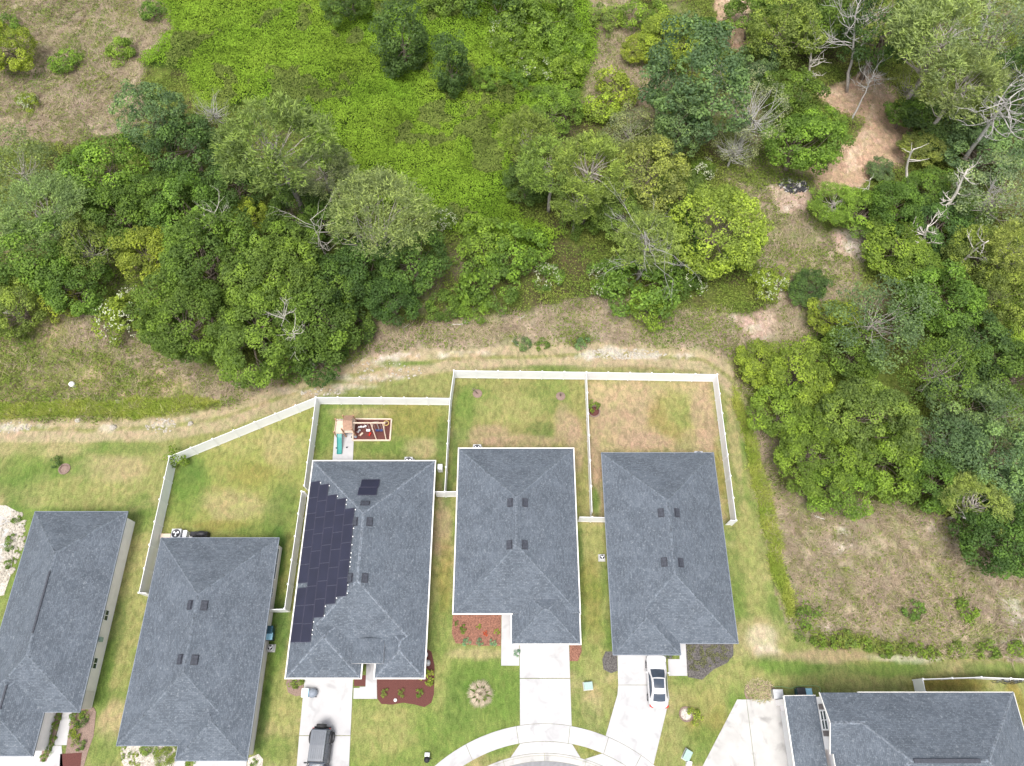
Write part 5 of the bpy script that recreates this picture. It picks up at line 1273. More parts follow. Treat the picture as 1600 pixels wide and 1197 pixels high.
# fallen wood on the ground
def log(label, a, b, r, seed=0, up=.12, forks=3):
    p, q = P(*a, up), P(*b, up); rs = random.Random(seed); mb = MB(); n = 6; base = tuple(P(*a))
    pts = [p.lerp(q, i / n) + Vector((rs.uniform(-1, 1), rs.uniform(-1, 1), rs.uniform(0, .8))) * (q - p).length * .05 for i in range(n + 1)]
    mb.tube(pts, [r * (1 - .6 * i / n) for i in range(n + 1)], 6)
    for k_ in range(forks):
        s_ = pts[rs.randint(2, n - 1)]; mb.tube([s_, s_ + (q - p) * .18 + Vector((rs.uniform(-1, 1), rs.uniform(-1, 1), .4)) * (q - p).length * .16, s_ + (q - p) * .3 + Vector((rs.uniform(-1, 1), rs.uniform(-1, 1), .3)) * (q - p).length * .3], [r * .5, r * .35, r * .15], 5)
    o = mb.build('fallen_branch', M['deadwood'], None, base); tag(o, label, 'branch', 'fallen bare branches on the ground')
log('white forked fallen branch at the left edge below the wood', (50, 508), (2, 478), .12, 1, .5)
log('thin pale fallen pole on the brush by the small white sand patch', (1378, 384), (1346, 368), .1, 2, .3, 1)
log('pale fallen stick on the brush above the long fence', (820, 493), (808, 505), .06, 3, .2, 1)
log('pale fallen stick at the track edge left of the weed clumps', (800, 532), (811, 541), .05, 4, .15, 1)
log('dark fallen stick at the left end of the dry brush', (1288, 812), (1272, 806), .07, 5, .3, 3)
log('pale arched dead branch on the brush below the flat-topped pine', (628, 514), (640, 506), .05, 6, .25, 2)
log('bare branches lying at the foot of the bright bushes above the track', (706, 508), (734, 504), .06, 7, .3, 4)

# ---------------------------------------------------------------- uncountable ground plants
rsG = np.random.RandomState(11)
def sample_mask(m, dens):
    jj, ii = np.nonzero(m > .02); c = len(jj); n = int(c * STEP * STEP * dens); s = rsG.randint(0, c, n)
    return X0 + STEP * (ii[s] + rsG.rand(n) - .5), Y0 + STEP * (jj[s] + rsG.rand(n) - .5)
def samples(n): return rsG.uniform(X0 + 10, X1 - 10, n), rsG.uniform(Y0 + 2, Y1 - 4, n)
def in_mask(m, x, y): i = gidx(x, y); return m[i]
SOFTK = soft(MASK['kudzu'], 8)
def frustum(x, y, pad=6):
    # only the wedge the photograph looks over, and some metres round it
    dep = y * ST + H * CT; return (np.abs(x) < dep * .72 + pad) & (y < 112)
# 1 vine carpet
x, y = sample_mask(SOFTK, 150); w = in_mask(SOFTK, x, y) * .98; k_ = (rsG.rand(len(x)) < w) & frustum(x, y); x, y = x[k_], y[k_]
def hK(x, y): return .2 + 1.4 * fbm(x, y, 3.4, 3, 2) ** 2 + .75 * vn(x + .5 * vn(x, y, 1, 1), y * 1.25, 1.25, 4) ** 2 + .25 * vn(x, y, .55, 6)
hh = hK(x, y); ex = (hK(x + .15, y) - hh) / .15; ey = (hK(x, y + .15) - hh) / .15
lay_ = rsG.uniform(-.2, .05, len(x)); z = gz(x, y) + hh + lay_
nr = np.stack([-ex, -ey, np.ones_like(ex)], -1) + rsG.normal(size=(len(x), 3)) * .42
n1_ = fbm(x, y, 6, 2); n2_ = fbm(x, y, 1.3, 5); hol = sstep(.30, .62, fbm(x, y, 2.2, 7)); k_ = rsG.rand(len(x)) < (.6 + .5 * hol)
ck = np.stack([.185 + .12 * n1_, .35 + .09 * n1_, .020 + .016 * n1_], -1) * (.7 + .5 * rsG.rand(len(x)))[:, None] * (.75 + .5 * n2_)[:, None]
br_ = (fbm(x, y, 4, 6) > .64); ck[br_] = ck[br_] * .55 + np.array([.13, .10, .05]) * .55
ck = ck * np.array([.93, .92, 1.3]) * (.98 - .25 * sstep(.5, .7, fbm(x, y, 7, 4)))[:, None]; x, y, z, nr, ck = x[k_], y[k_], z[k_], nr[k_], ck[k_]
L = rsG.uniform(.10, .27, len(x))
me = quads_mesh('vine_carpet', np.stack([x, y, z], -1), nr, L, L * .75, None, rsG, M['cover'], colors=ck, fold=.1)
o = bpy.data.objects.new('vine_carpet', me); link(o); tag(o, 'bright green vine leaves carpeting the open meadow', 'vines', kind='stuff')
print('vines', len(x))
# 2 weeds under and between the trees
WM = soft(WOOD, 3); x, y = sample_mask(WM, 80)
w = in_mask(WM, x, y) * .8
nb = fbm(x, y, 5, 2); w = w * (.3 + 1.1 * sstep(.36, .60, nb))
for q, f in (('kudzu', 0.05), ('brushA', .35), ('brushB', .3), ('brushC', .22), ('brushD', .42), ('brushE', .5), ('brushF', .20), ('strawG', .8), ('sandA', .02), ('sandB', .06), ('sandC', .05), ('sandD', .05), ('sandE', .06), ('tallH', 0), ('tallI', 0)): w = np.where(in_mask(MASK[q], x, y), w * f, w)
k_ = (rsG.rand(len(x)) < w) & frustum(x, y); x, y = x[k_], y[k_]
hh = .08 + 1.5 * np.clip(fbm(x, y, 1.7, 1, 3) - .38, 0, 1) + rsG.uniform(0, .25, len(x)); z = gz(x, y) + hh
nr = rsG.normal(size=(len(x), 3)) * .5 + np.array([0, 0, 1]); q1 = fbm(x, y, 3, 4)[:, None]
cw = (np.array([.11, .19, .03]) * (1 - q1) + np.array([.24, .27, .06]) * q1) * (.6 + .8 * rsG.rand(len(x)))[:, None]
L = rsG.uniform(.14, .30, len(x))
me = quads_mesh('undergrowth', np.stack([x, y, z], -1), nr, L, L * .55, None, rsG, M['cover'], colors=cw, fold=.1)
o = bpy.data.objects.new('undergrowth', me); link(o); tag(o, 'low green weeds and brambles covering the ground between the trees', 'undergrowth', kind='stuff')
print('weeds', len(x))
# 3 dead brush: arching dry stems in tussocks
BM = np.zeros(GX.shape, np.float32)
for q, f in (('brushA', 1), ('brushB', .9), ('brushC', 1), ('brushD', .75), ('brushE', .7), ('brushF', 1), ('strawG', .55)): BM = np.maximum(BM, soft(MASK[q], 4) * f)
BM = BM * (WOOD) * (1 - soft(SAND, 2) * .9)
tx_, ty_ = sample_mask(BM, 7); k_ = (rsG.rand(len(tx_)) < in_mask(BM, tx_, ty_) * .85 * (.35 + fbm(tx_, ty_, 3, 5))) & frustum(tx_, ty_); tx_, ty_ = tx_[k_], ty_[k_]
per = 16; n = len(tx_) * per; x = np.repeat(tx_, per) + rsG.normal(size=n) * .14; y = np.repeat(ty_, per) + rsG.normal(size=n) * .14
lean = (fbm(np.repeat(tx_, per), np.repeat(ty_, per), 5, 7) * 12.6); th_ = lean + rsG.normal(size=n) * 1.1
el = rsG.uniform(.02, .75, n); d = np.stack([np.cos(th_) * np.cos(el), np.sin(th_) * np.cos(el), np.sin(el)], -1)
Ls = rsG.uniform(.45, 1.25, n); pos = np.stack([x, y, gz(x, y) + .04], -1) + d * Ls[:, None] * .5
nr = np.cross(d, np.cross(np.array([0, 0, 1.0]), d) + rsG.normal(size=(n, 3)) * .3); nr = np.cross(np.cross(d, np.array([0, 0, 1.0]) + rsG.normal(size=(n, 3)) * .4), d)
tc_ = np.repeat(fbm(tx_, ty_, 2.0, 3), per)[:, None]; ty2 = np.repeat(in_mask(soft(MASK['strawG'], 3) + soft(MASK['brushF'], 3) * .35, tx_, ty_), per)[:, None]
cb_ = (np.array([.27, .205, .165]) * (1 - tc_) + np.array([.42, .33, .24]) * tc_) * (.6 + .85 * rsG.rand(n))[:, None]
gsel = (np.repeat(rsG.rand(len(tx_)), per)[:, None] < .14 + .30 * ty2); cb_ = cb_ * np.array([.96, 1.0, .97]); cb_ = np.where(gsel, np.array([.21, .24, .07]) * (.7 + .7 * rsG.rand(n))[:, None], cb_)
me = quads_mesh('dry_brush', pos, nr, Ls, rsG.uniform(.018, .04, n), None, rsG, M['cover'], colors=cb_ * 1.32, dirs=d)
o = bpy.data.objects.new('dry_brush', me); link(o); tag(o, 'dry grey-brown brush and dead grass stems lying over the rough ground', 'dry brush', kind='stuff')
print('brush', n)
# 4 tall grass strips
TM_ = soft(MASK['tallH'] | MASK['tallI'], 1)
x, y = sample_mask(TM_, 330); k_ = (in_mask(TM_, x, y) > .45) & (np.abs(x) < 72); x, y = x[k_], y[k_]; q_ = rsG.permutation(len(x)); x, y = x[q_], y[q_]
# leave the blade count moderate
if len(x) > 60000: x, y = x[:60000], y[:60000]
n = len(x); th_ = rsG.uniform(0, 6.28, n); el = rsG.uniform(.5, 1.4, n); d = np.stack([np.cos(th_) * np.cos(el), np.sin(th_) * np.cos(el), np.sin(el)], -1); Ls = rsG.uniform(.35, .8, n)
pos = np.stack([x, y, gz(x, y) + .02], -1) + d * Ls[:, None] * .5
nr = np.cross(np.cross(d, np.array([0, 0, 1.0]) + rsG.normal(size=(n, 3)) * .4), d)
cg = (np.array([.30, .44, .06]) + np.array([.30, .16, .10]) * fbm(x, y, 1.5, 2)[:, None]) * (.65 + .6 * rsG.rand(n))[:, None]
me = quads_mesh('tall_grass', pos, nr, Ls, rsG.uniform(.03, .055, n), None, rsG, M['cover'], colors=cg, dirs=d)
o = bpy.data.objects.new('tall_grass', me); link(o); tag(o, 'unmown tall green grass in strips along the edge of the lawn', 'tall grass', kind='stuff')
print('tall', n)
# 5 straw litter in the sandy clearings
x, y = sample_mask(soft(SAND, 2), 14); k_ = in_mask(soft(SAND, 3) > .5, x, y) & frustum(x, y); x, y = x[k_], y[k_]; n = len(x)
th_ = fbm(x, y, 4, 1) * 12 + rsG.normal(size=n) * .7; d = np.stack([np.cos(th_), np.sin(th_), np.full(n, .06)], -1)
nr = np.tile(np.array([0, 0, 1.0]), (n, 1)) + rsG.normal(size=(n, 3)) * .3; nr = np.cross(np.cross(d, nr), d)
me = quads_mesh('straw_litter', np.stack([x, y, gz(x, y) + .04], -1), nr, rsG.uniform(.3, .8, n), np.full(n, .035), None, rsG, M['cover'], colors=np.array([.46, .33, .24]) * (.55 + .7 * rsG.rand(n))[:, None], dirs=d)
o = bpy.data.objects.new('straw_litter', me); link(o); tag(o, 'pinkish dead grass litter strewn on the sandy clearings', 'litter', kind='stuff')
# ---------------------------------------------------------------- vehicles
def ringsec(y, w, zb, zs, zt, crown=.03, r=.10):
    """body cross-section at y: half width w, sill zb, shoulder zs, deck zt"""
    hp = [(w * .80, zb), (w * .97, zb + .10), (w, (zb + zs) / 2), (w * .985, zs - .06), (w * .93, zs), (w * .80, zt - .012), (w * .45, zt + crown * .7), (0, zt + crown)]
    return [Vector((x, y, z)) for x, z in hp] + [Vector((-x, y, z)) for x, z in hp[-2::-1]]
def wheel(parent, x, y, r, w, out):
    mb = MB(); n = 24
    def cyl(pr, mi, mb=mb):
        mb.grid([[(x + a, y + rr * math.cos(6.2832 * k / n), r + rr * math.sin(6.2832 * k / n)) for k in range(n)] for rr, a in pr], mi)
    s = out
    cyl([(r * .6, -w / 2 * s), (r * .96, -w / 2 * s), (r, -w * .35 * s), (r, w * .35 * s), (r * .96, w / 2 * s), (r * .66, w / 2 * s), (r * .64, w * .3 * s)], 0)
    t = mb.build('wheel', M['rubber'], parent)
    m2 = MB(); cyl([(r * .64, w * .34 * s), (r * .60, w * .40 * s), (.05, w * .3 * s)], 0, m2)
    for k in range(5):
        a = k * 1.2566; m2.bar((x + w * .38 * s, y, r), (x + w * .43 * s, y + r * .58 * math.cos(a), r + r * .58 * math.sin(a)), .05, .03)
    m2.build('rim', M['silver'], t)
def sedan(label, loc, rz):
    e = thing('saloon_car', label, 'car', loc, rz, 'parked cars')
    secs = [(-2.30, .62, .38, .66, .74), (-2.24, .80, .28, .74, .92), (-2.05, .87, .22, .86, 1.02), (-1.6, .905, .2, .90, 1.035), (-1.0, .915, .18, .92, 1.00), (0, .915, .18, .91, .96), (.8, .91, .18, .90, .965),
            (1.05, .91, .18, .88, .97), (1.5, .905, .2, .82, .90), (1.9, .88, .2, .76, .83), (2.15, .80, .22, .68, .74), (2.30, .62, .28, .60, .64), (2.34, .45, .36, .52, .56)]
    mb = MB(); mb.grid([ringsec(*s) for s in secs]); mb.build('body', M['white_paint'], e)
    cab = [(1.02, .70, .95), (.62, .685, 1.17), (.22, .61, 1.385), (-.30, .60, 1.43), (-.85, .59, 1.40), (-1.15, .585, 1.32), (-1.45, .60, 1.16), (-1.78, .62, 1.0)]
    def cr(y, w, z): 
        b = .84; zb = .93
        return [Vector((b, y, zb)), Vector((w + (b - w) * .35, y, zb + (z - zb) * .6)), Vector((w, y, z - .025)), Vector((w * .85, y, z)), Vector((0, y, z + .022)), Vector((-w * .85, y, z)), Vector((-w, y, z - .025)), Vector((-w - (b - w) * .35, y, zb + (z - zb) * .6)), Vector((-b, y, zb))]
    mb = MB(); mb.grid([cr(*c) for c in cab], closed=False, caps=False); mb.build('roof', M['white_paint'], e)
    def toppanel(name, i0, i1, u0, u1, frac, mat, lift=.012):
        mb = MB(); rows = []
        n = 6
        ys = [c[0] for c in cab]
        def at(yv):
            for a, b in zip(cab[:-1], cab[1:]):
                if b[0] <= yv <= a[0]: t = (a[0] - yv) / (a[0] - b[0]); return a[1] + (b[1] - a[1]) * t, a[2] + (b[2] - a[2]) * t
            return cab[-1][1:]
        for j in range(n + 1):
            yv = i0 + (i1 - i0) * j / n; w, z = at(yv); f = frac
            rows.append([(w * f * s, yv + (.05 * (1 - s * s) if name == 'windshield' else -.05 * (1 - s * s) if name == 'rear_window' else 0), z + lift + .022 * (1 - s * s)) for s in (-1, -.6, -.2, .2, .6, 1)])
        mb.grid(rows, closed=False, caps=False); return mb.build(name, M[mat], e)
    toppanel('windshield', 1.02, .26, 0, 0, .92, 'glass_car'); toppanel('sunroof', .18, -.62, 0, 0, .80, 'glass_car'); toppanel('rear_window', -1.08, -1.70, 0, 0, .90, 'glass_car')
    for s in (1, -1):
        mb = MB()
        lo = [(.78, .955), (-.1, .975), (-1.0, .985), (-1.52, 1.0)]; hi = [(.40, 1.22), (-.1, 1.345), (-.85, 1.33), (-1.30, 1.13)]
        def side(y, z):
            t = (z - .93) / .47; return Vector((s * (.845 - .235 * t + .012), y, z))
        mb.grid([[side(*p) for p in lo], [side(*p) for p in hi]], closed=False, caps=False); mb.build('side_window', M['glass_car'], e)
        mb = MB(); mb.grid([[(s * (.93 + .16 * t) , .72 + a * (.07), 1.0 + b * .06) for a, b in ((-1, -1), (1, -1), (1, 1), (-1, 1))] for t in (0, .3, .8, 1)], smooth=False); mb.build('mirror', M['white_paint'], e, bevel=.02)
        mb = MB(); mb.grid([[(s * x, y, z + k) for x, y in ((.86, 1.62), (.875, 1.9), (.80, 2.12), (.60, 2.2), (.66, 2.06), (.76, 1.9))] for k, z in ((0, .62), (.09, .69))], smooth=False); mb.build('headlight', M['lamp_lens'], e)
        mb = MB(); mb.grid([[(s * x, y, z) for x, y in ((.875, -1.98), (.86, -2.16), (.66, -2.275), (.52, -2.27), (.62, -2.17), (.79, -2.04))] for z in (.78, .935)], smooth=False); mb.build('tail_light', M['red_lens'], e)
        for y in (1.42, -1.38): wheel(e, s * .83, y, .33, .22, s)
    mb = MB(); mb.box((0, 2.31, .40), (.9, .1, .16)); mb.build('grille', M['black'], e)
    return e
cp = P(1027, 1064.5, .7)
sedan('white saloon with dark glass roof parked on the bent driveway', (cp.x, cp.y, .055), math.radians(-1.5))

def offroad(label, loc, rz):
    e = thing('off_road_car', label, 'car', loc, rz, 'parked cars')
    mb = MB(); secs = [(-2.12, .78, .52, 1.02, 1.1), (-2.08, .86, .5, 1.08, 1.12), (.55, .86, .48, 1.1, 1.14), (.62, .84, .5, 1.08, 1.12), (.7, .66, .6, 1.12, 1.16), (1.6, .60, .6, 1.08, 1.12), (2.0, .56, .6, 1.04, 1.08), (2.05, .54, .62, 1.0, 1.04)]
    mb.grid([ringsec(*s) for s in secs], smooth=False); mb.build('body', M['grey_paint'], e, bevel=.01)
    mb = MB(); top = [(.50, .66, 1.74), (.44, .69, 1.80), (-.8, .69, 1.83), (-2.0, .69, 1.80), (-2.06, .67, 1.75)]
    mb.grid([[Vector((w, y, z - .06)), Vector((w * .96, y, z)), Vector((0, y, z + .015)), Vector((-w * .96, y, z)), Vector((-w, y, z - .06)), Vector((-w, y, z - .1)), Vector((w, y, z - .1))] for y, w, z in top], smooth=False)
    for x in (-.45, -.27, -.09, .09, .27, .45): mb.box((x, -.8, 1.845), (.04, 2.1, .025))
    for y in (-.55,): mb.box((0, y, 1.85), (1.3, .02, .012))
    mb.build('hard_top', M['grey_paint'], e)
    mb = MB(); mb.grid([[(s * .83, -2.05, 1.12), (s * .66, -2.0, 1.72), (s * .66, .42, 1.72), (s * .80, .62, 1.12)] for s in (-1, 1)], smooth=False); mb.build('cabin', M['grey_paint'], e)
    for s in (-1, 1):
        mb = MB()
        for y0, y1 in ((-1.9, -1.05), (-.95, -.28), (-.18, .40)):
            mb.face([(s * .838, y0, 1.16), (s * .838, y1 + (.06 if y1 > .3 else 0), 1.16), (s * .70, y1, 1.64), (s * .70, y0, 1.64)])
        mb.build('side_window', M['glass_car'], e)
        mb = MB(); mb.box((s * .97, .62, 1.28), (.20, .12, .26)); mb.bar((s * .8, .6, 1.15), (s * .95, .62, 1.2), .04); mb.build('mirror', M['black'], e, bevel=.02)
        for y in (1.42, -1.42):
            mb = MB(); ys = [-.56, -.42, -.18, .18, .42, .56]; zs = [.62, .92, 1.0, 1.0, .92, .62]
            mb.grid([[(s * a, y + yy, zz + b) for a, b in ((.58, 0), (.96, 0), (.98, .05), (.94, .09), (.58, .10))] for yy, zz in zip(ys, zs)], smooth=False); mb.build('fender', M['black'], e)
            wheel(e, s * .90, y, .46, .34, s)
        mb = MB(); mb.lathe((s * .44, 1.99, .86), [(.0, 0), (.11, 0), (.11, .04), (0, .05)], 16); mb.build('headlight', M['lamp_lens'], e)
        mb = MB(); mb.bar((s * .95, -.85, .5), (s * .95, .8, .5), .1, .08); mb.build('side_step', M['black'], e)
        mb = MB(); mb.box((s * .74, -2.13, .88), (.14, .08, .26)); mb.build('tail_light', M['red_lens'], e)
    mb = MB(); mb.face([(-.72, .64, 1.14), (.72, .64, 1.14), (.58, .47, 1.68), (-.58, .47, 1.68)]); mb.build('windshield', M['glass_car'], e)
    mb = MB(); mb.box((0, .46, 1.76), (1.34, .10, .08)); mb.box((-.3, .47, 1.78), (.5, .12, .05)); mb.build('light_bar', M['black'], e)
    mb = MB(); mb.box((0, 1.2, 1.165), (.62, .72, .04)); mb.grid([[(.36, .95, 1.16), (.26, .95, 1.22), (-.26, .95, 1.22), (-.36, .95, 1.16)], [(.30, 1.5, 1.14), (.22, 1.48, 1.18), (-.22, 1.48, 1.18), (-.30, 1.5, 1.14)]], smooth=False); mb.build('hood_scoop', M['lightgrey'], e, bevel=.01)
    mb = MB(); mb.box((0, 2.2, .62), (1.5, .2, .18)); mb.box((0, -2.2, .60), (1.5, .18, .16)); mb.build('bumper', M['black'], e, bevel=.03)
    # spare wheel carried on the tail
    sp = MB(); n = 24
    sp.grid([[(.0 + rr * math.cos(6.2832 * k / n), -2.2 - a, 1.12 + rr * math.sin(6.2832 * k / n)) for k in range(n)] for rr, a in ((.2, 0), (.42, 0), (.45, .08), (.45, .24), (.41, .30), (.26, .30), (.22, .24), (.02, .24))]); sp.build('spare_wheel', M['rubber'], e)
    return e
cp = P(496.5, 1177, 1.2)
offroad('dark grey boxy off-road car with spare wheel, parked on the left driveway', (cp.x, cp.y - .15, .055), math.pi + math.radians(-2))

# ---------------------------------------------------------------- things around the houses
def ac_unit(label, px, py, s=.85, z=.85, body='lightgrey', rz=0):
    p = P(px, py); e = thing('air_conditioner', label, 'air conditioner', p, rz, 'air conditioning units beside the houses')
    mb = MB(); mb.box((0, 0, .05), (s + .2, s + .2, .1)); mb.build('pad', M['concrete_dirty'], e)
    mb = MB(); mb.box((0, 0, .1 + z / 2), (s, s, z), 0)
    for k in range(9):
        for sx in (-1, 1):
            mb.box((sx * s / 2, 0, .2 + k * z * .09), (.03, s * .86, .02)); mb.box((0, sx * s / 2, .2 + k * z * .09), (s * .86, .03, .02))
    mb.build('casing', M[body], e, bevel=.02)
    mb = MB(); mb.lathe((0, 0, .1 + z), [(.0, .004), (s * .42, .004), (s * .44, .02), (s * .46, .0)], 28); mb.build('grille', M['black'], e)
    mb = MB()
    for k in range(3):
        a = k * 2.094 + .5; mb.grid([[(r * math.cos(a + d), r * math.sin(a + d), .1 + z + h_) for d, h_ in ((-.42 * w, .02), (.42 * w, .035))] for r, w in ((.06, .5), (s * .2, 1.0), (s * .34, .9))], closed=False, caps=False)
    mb.lathe((0, 0, .1 + z), [(.07, .012), (.06, .045), (0, .05)], 12)
    mb.build('fan', M['vinyl'], e)
    return e
ac_unit('white boxed air conditioner with a visible fan behind the gravel bed house', 281, 837, .95)
ac_unit('air conditioner half hidden behind the solar panel house, right of the patio', 640, 724.5)
ac_unit('air conditioner half hidden at the rear of the straight driveway house', 746, 705)
ac_unit('air conditioner half hidden at the rear right of the last house', 1089, 715.5)
ac_unit('small square condenser on the grass between the straight driveway house and the last house', 940, 872, .5, .45)
ac_unit('small condenser with dark square top below the pale blue box', 425, 1013, .5, .5)
def single(mb, name, label, cat, base, mat, group=None, bevel=0):
    o = mb.build(name, mat, None, base, bevel=bevel); return tag(o, label, cat, group)
def ellipsoid(mb, c, r, n=16, m=8, mi=0, z0=-.0):
    mb.grid([[(c[0] + r[0] * math.cos(ph) * math.cos(6.2832 * k / n), c[1] + r[1] * math.cos(ph) * math.sin(6.2832 * k / n), c[2] + r[2] * math.sin(ph)) for k in range(n)] for ph in [z0 + (math.pi / 2 - .03 - z0) * i / m for i in range(m + 1)]], mi)
# covered grill behind house 2
p = P(317, 837.5); e = thing('grill', 'black covered grill behind the gravel bed house, right of the air conditioner', 'grill', p)
mb = MB(); mb.box((0, 0, .45), (1.5, .55, .8)); mb.build('cabinet', M['black'], e, bevel=.05)
mb = MB(); ellipsoid(mb, (.12, 0, .82), (.62, .33, .36)); mb.build('lid', M['black'], e)
mb = MB(); mb.box((-.72, 0, .84), (.5, .5, .05)); mb.build('side_shelf', M['black'], e, bevel=.02)
p = P(293, 838); mb = MB(); mb.box((p.x, p.y, .35), (.35, .8, .7)); mb.box((p.x, p.y, .73), (.4, .85, .05)); mb.box((p.x + .5, p.y - .15, .2), (.35, .35, .4)); single(mb, 'cupboard', 'cream cupboard beside the fan of the white boxed air conditioner', 'cupboard', p, M['vinyl'], bevel=.02)
p = P(261, 839); mb = MB(); mb.box((p.x, p.y, .35), (1.0, .5, .08)); [mb.box((p.x + a, p.y, .17), (.08, .45, .34)) for a in (-.42, .42)]; single(mb, 'bench', 'small pale wooden bench between fence and air conditioner behind the gravel bed house', 'bench', p, M['palewood'], bevel=.01)
# blue boxes east of house 2
def wheelie(name, label, px, py, rz, body, lid, s=(.62, .72, 1.0), cat='bin', z=0, group='rubbish bins'):
    p = P(px, py); e = thing(name, label, cat, (p.x, p.y, z), rz, group); w, d, h = s
    mb = MB(); mb.grid([[(x * f, y * f - (1 - f) * .1, zz) for x, y in ((-w / 2, -d / 2), (w / 2, -d / 2), (w / 2, d / 2), (-w / 2, d / 2))] for f, zz in ((.78, .06), (.97, h * .95), (1.0, h * .95), (1.0, h))], smooth=False); mb.build('body', M[body], e, bevel=.02)
    mb = MB(); mb.grid([[(x * f, y * f, zz) for x, y in ((-w / 2, -d / 2), (w / 2, -d / 2), (w / 2, d / 2), (-w / 2, d / 2))] for f, zz in ((1.06, h + .005), (1.06, h + .04), (.8, h + .1))], smooth=False); mb.build('lid', M[lid], e, bevel=.02)
    mb = MB(); mb.bar((-w * .4, -d / 2 - .08, h * .97), (w * .4, -d / 2 - .08, h * .97), .04); [mb.bar((q * w * .4, -d / 2 - .08, h * .97), (q * w * .4, -d / 2 + .02, h * .95), .03) for q in (-1, 1)]; mb.build('handle', M['black'], e)
    for q in (-1, 1):
        mb = MB(); mb.grid([[(q * (w * .36 + a), -d * .36 + .12 * math.cos(k * .5236), .12 + .12 * math.sin(k * .5236)) for k in range(12)] for a in (0, .06)]); mb.build('wheel', M['rubber'], e)
    return e
wheelie('wheeled_bin', 'dark blue wheeled bin against the wall, above the pale blue lidded one', 424.5, 986, 0, 'blue_black', 'blue_black', (.78, .7, 1.0))
wheelie('wheeled_bin', 'pale blue lidded wheeled bin against the side wall of the gravel bed house', 424, 996, 0, 'blue_black', 'lightblue', (.78, .62, .95))
wheelie('wheeled_bin', 'dark wheeled bin behind the garage of the two storey house', 1246, 1081.5, 0, 'blue_black', 'black', (.75, .7, 1.0))
wheelie('wheeled_bin', 'pale blue topped bin right of the dark bin behind the two storey house', 1258, 1082, 0, 'blue_black', 'lightblue', (.55, .6, .95))
# portable cooler / kart on driveway 3
p = P(487, 1083); e = thing('cement_mixer', 'small white tray cart with a grey rounded drum on the left driveway', 'cart', (p.x, p.y, .055))
mb = MB(); mb.box((-.45, 0, .45), (.55, .7, .5)); mb.box((-.45, 0, .72), (.6, .76, .04)); mb.build('tray', M['vinyl'], e, bevel=.03)
mb = MB(); ellipsoid(mb, (.18, 0, .35), (.46, .42, .42), z0=-.5); mb.build('drum', M['drip'], e)
mb = MB(); mb.box((-.14, 0, .55), (.08, .66, .35)); mb.build('rim', M['lightblue'], e)
for q in (-1, 1):
    mb = MB(); mb.grid([[(.42 + .12 * math.cos(k * .5236), q * .33 + a, .12 + .12 * math.sin(k * .5236)) for k in range(12)] for a in (-.03, .03)]); mb.build('wheel', M['black'], e)
    mb = MB(); mb.box((-.55, q * .28, .1), (.06, .06, .2)); mb.build('leg', M['lightgrey'], e)
# utility boxes
def ubox(label, px, py, s, mat, rz=0, lid=None):
    p = P(px, py); e = thing('utility_box', label, 'utility box', p, rz, 'utility boxes on the lawns')
    mb = MB(); mb.box((0, 0, s[2] / 2), s); mb.build('cabinet', M[mat], e, bevel=.03)
    mb = MB(); mb.box((0, 0, s[2] + .02), (s[0] + .05, s[1] + .05, .05)); mb.build('lid', M[lid or mat], e, bevel=.02)
    mb = MB(); mb.box((0, 0, .03), (s[0] + .15, s[1] + .15, .06)); mb.build('pad', M['concrete_dirty'], e); return e
ubox('pale green utility box on the grass between the two right driveways', 918.5, 1072, (.75, .6, .55), 'green_box', .1)
ubox('elongated teal utility box near the bottom edge, right of the bent driveway', 1073, 1180, (.55, .85, .45), 'green_box', -.55)
ubox('small white utility box beside the teal one at the bottom edge', 1076, 1193, (.35, .35, .4), 'vinyl', -.3)
ubox('grey square cabinet by the driveway corner of the two storey house', 1212, 1085, (.85, .75, .75), 'lightgrey')
# lamp post lying dark on lawn near pavement: small garden bin with handle
p = P(672, 1185); e = thing('lamp_post', 'short dark post lamp on the lawn beside the curved pavement', 'lamp', p, 0)
mb = MB(); mb.tube([(0, 0, 0), (0, 0, 2.4)], [.07, .05], 10); mb.build('pole', M['black'], e)
mb = MB(); mb.lathe((0, 0, 2.35), [(.05, 0), (.2, .05), (.24, .3), (.26, .34), (.05, .46), (0, .48)], 14); mb.build('lantern', M['black'], e)
mb = MB(); mb.tube([(0, 0, 2.15), (.42, .06, 2.2)], [.03, .02], 6); mb.build('bracket', M['black'], e)
mb = MB(); mb.box((-.25, .3, .15), (.45, .35, .3)); mb.build('base_box', M['lightgrey'], e, bevel=.03)
# rings and stumps
def ring_bed(label, px, py, r, mat, name='edging_ring', r2=None, cat='edging'):
    p = P(px, py); mb = MB(); k = r / pxm(px, py); rs = random.Random(px)
    n = 22
    for i in range(n):
        a = 6.2832 * i / n; mb.box((p.x + k * math.cos(a), p.y + k * math.sin(a), .05), (k * 6.2832 / n * .9, .14, .10), 0, rz=a + 1.57 + rs.uniform(-.1, .1))
    mb.lathe((p.x, p.y, -.03), [(k * .93, 0), (k * .92, .05), (k * .5, .07), (.01, .06)], 22, 1)
    o = mb.build(name, [M['mulch_brown'], M[mat]], None, p); tag(o, label, cat, 'round planting rings on the lawns'); return o
ring_bed('round dark mulch ring under the shrub by the dividing fence', 928, 643, 9, 'mulch_red')
ring_bed('bare brown ring beside the small dark shrub, far left lawn', 101, 733, 8, 'mulch_brown')
ring_bed('sandy ring beside the lime green leafy plant', 1072, 1116, 10, 'gravel')
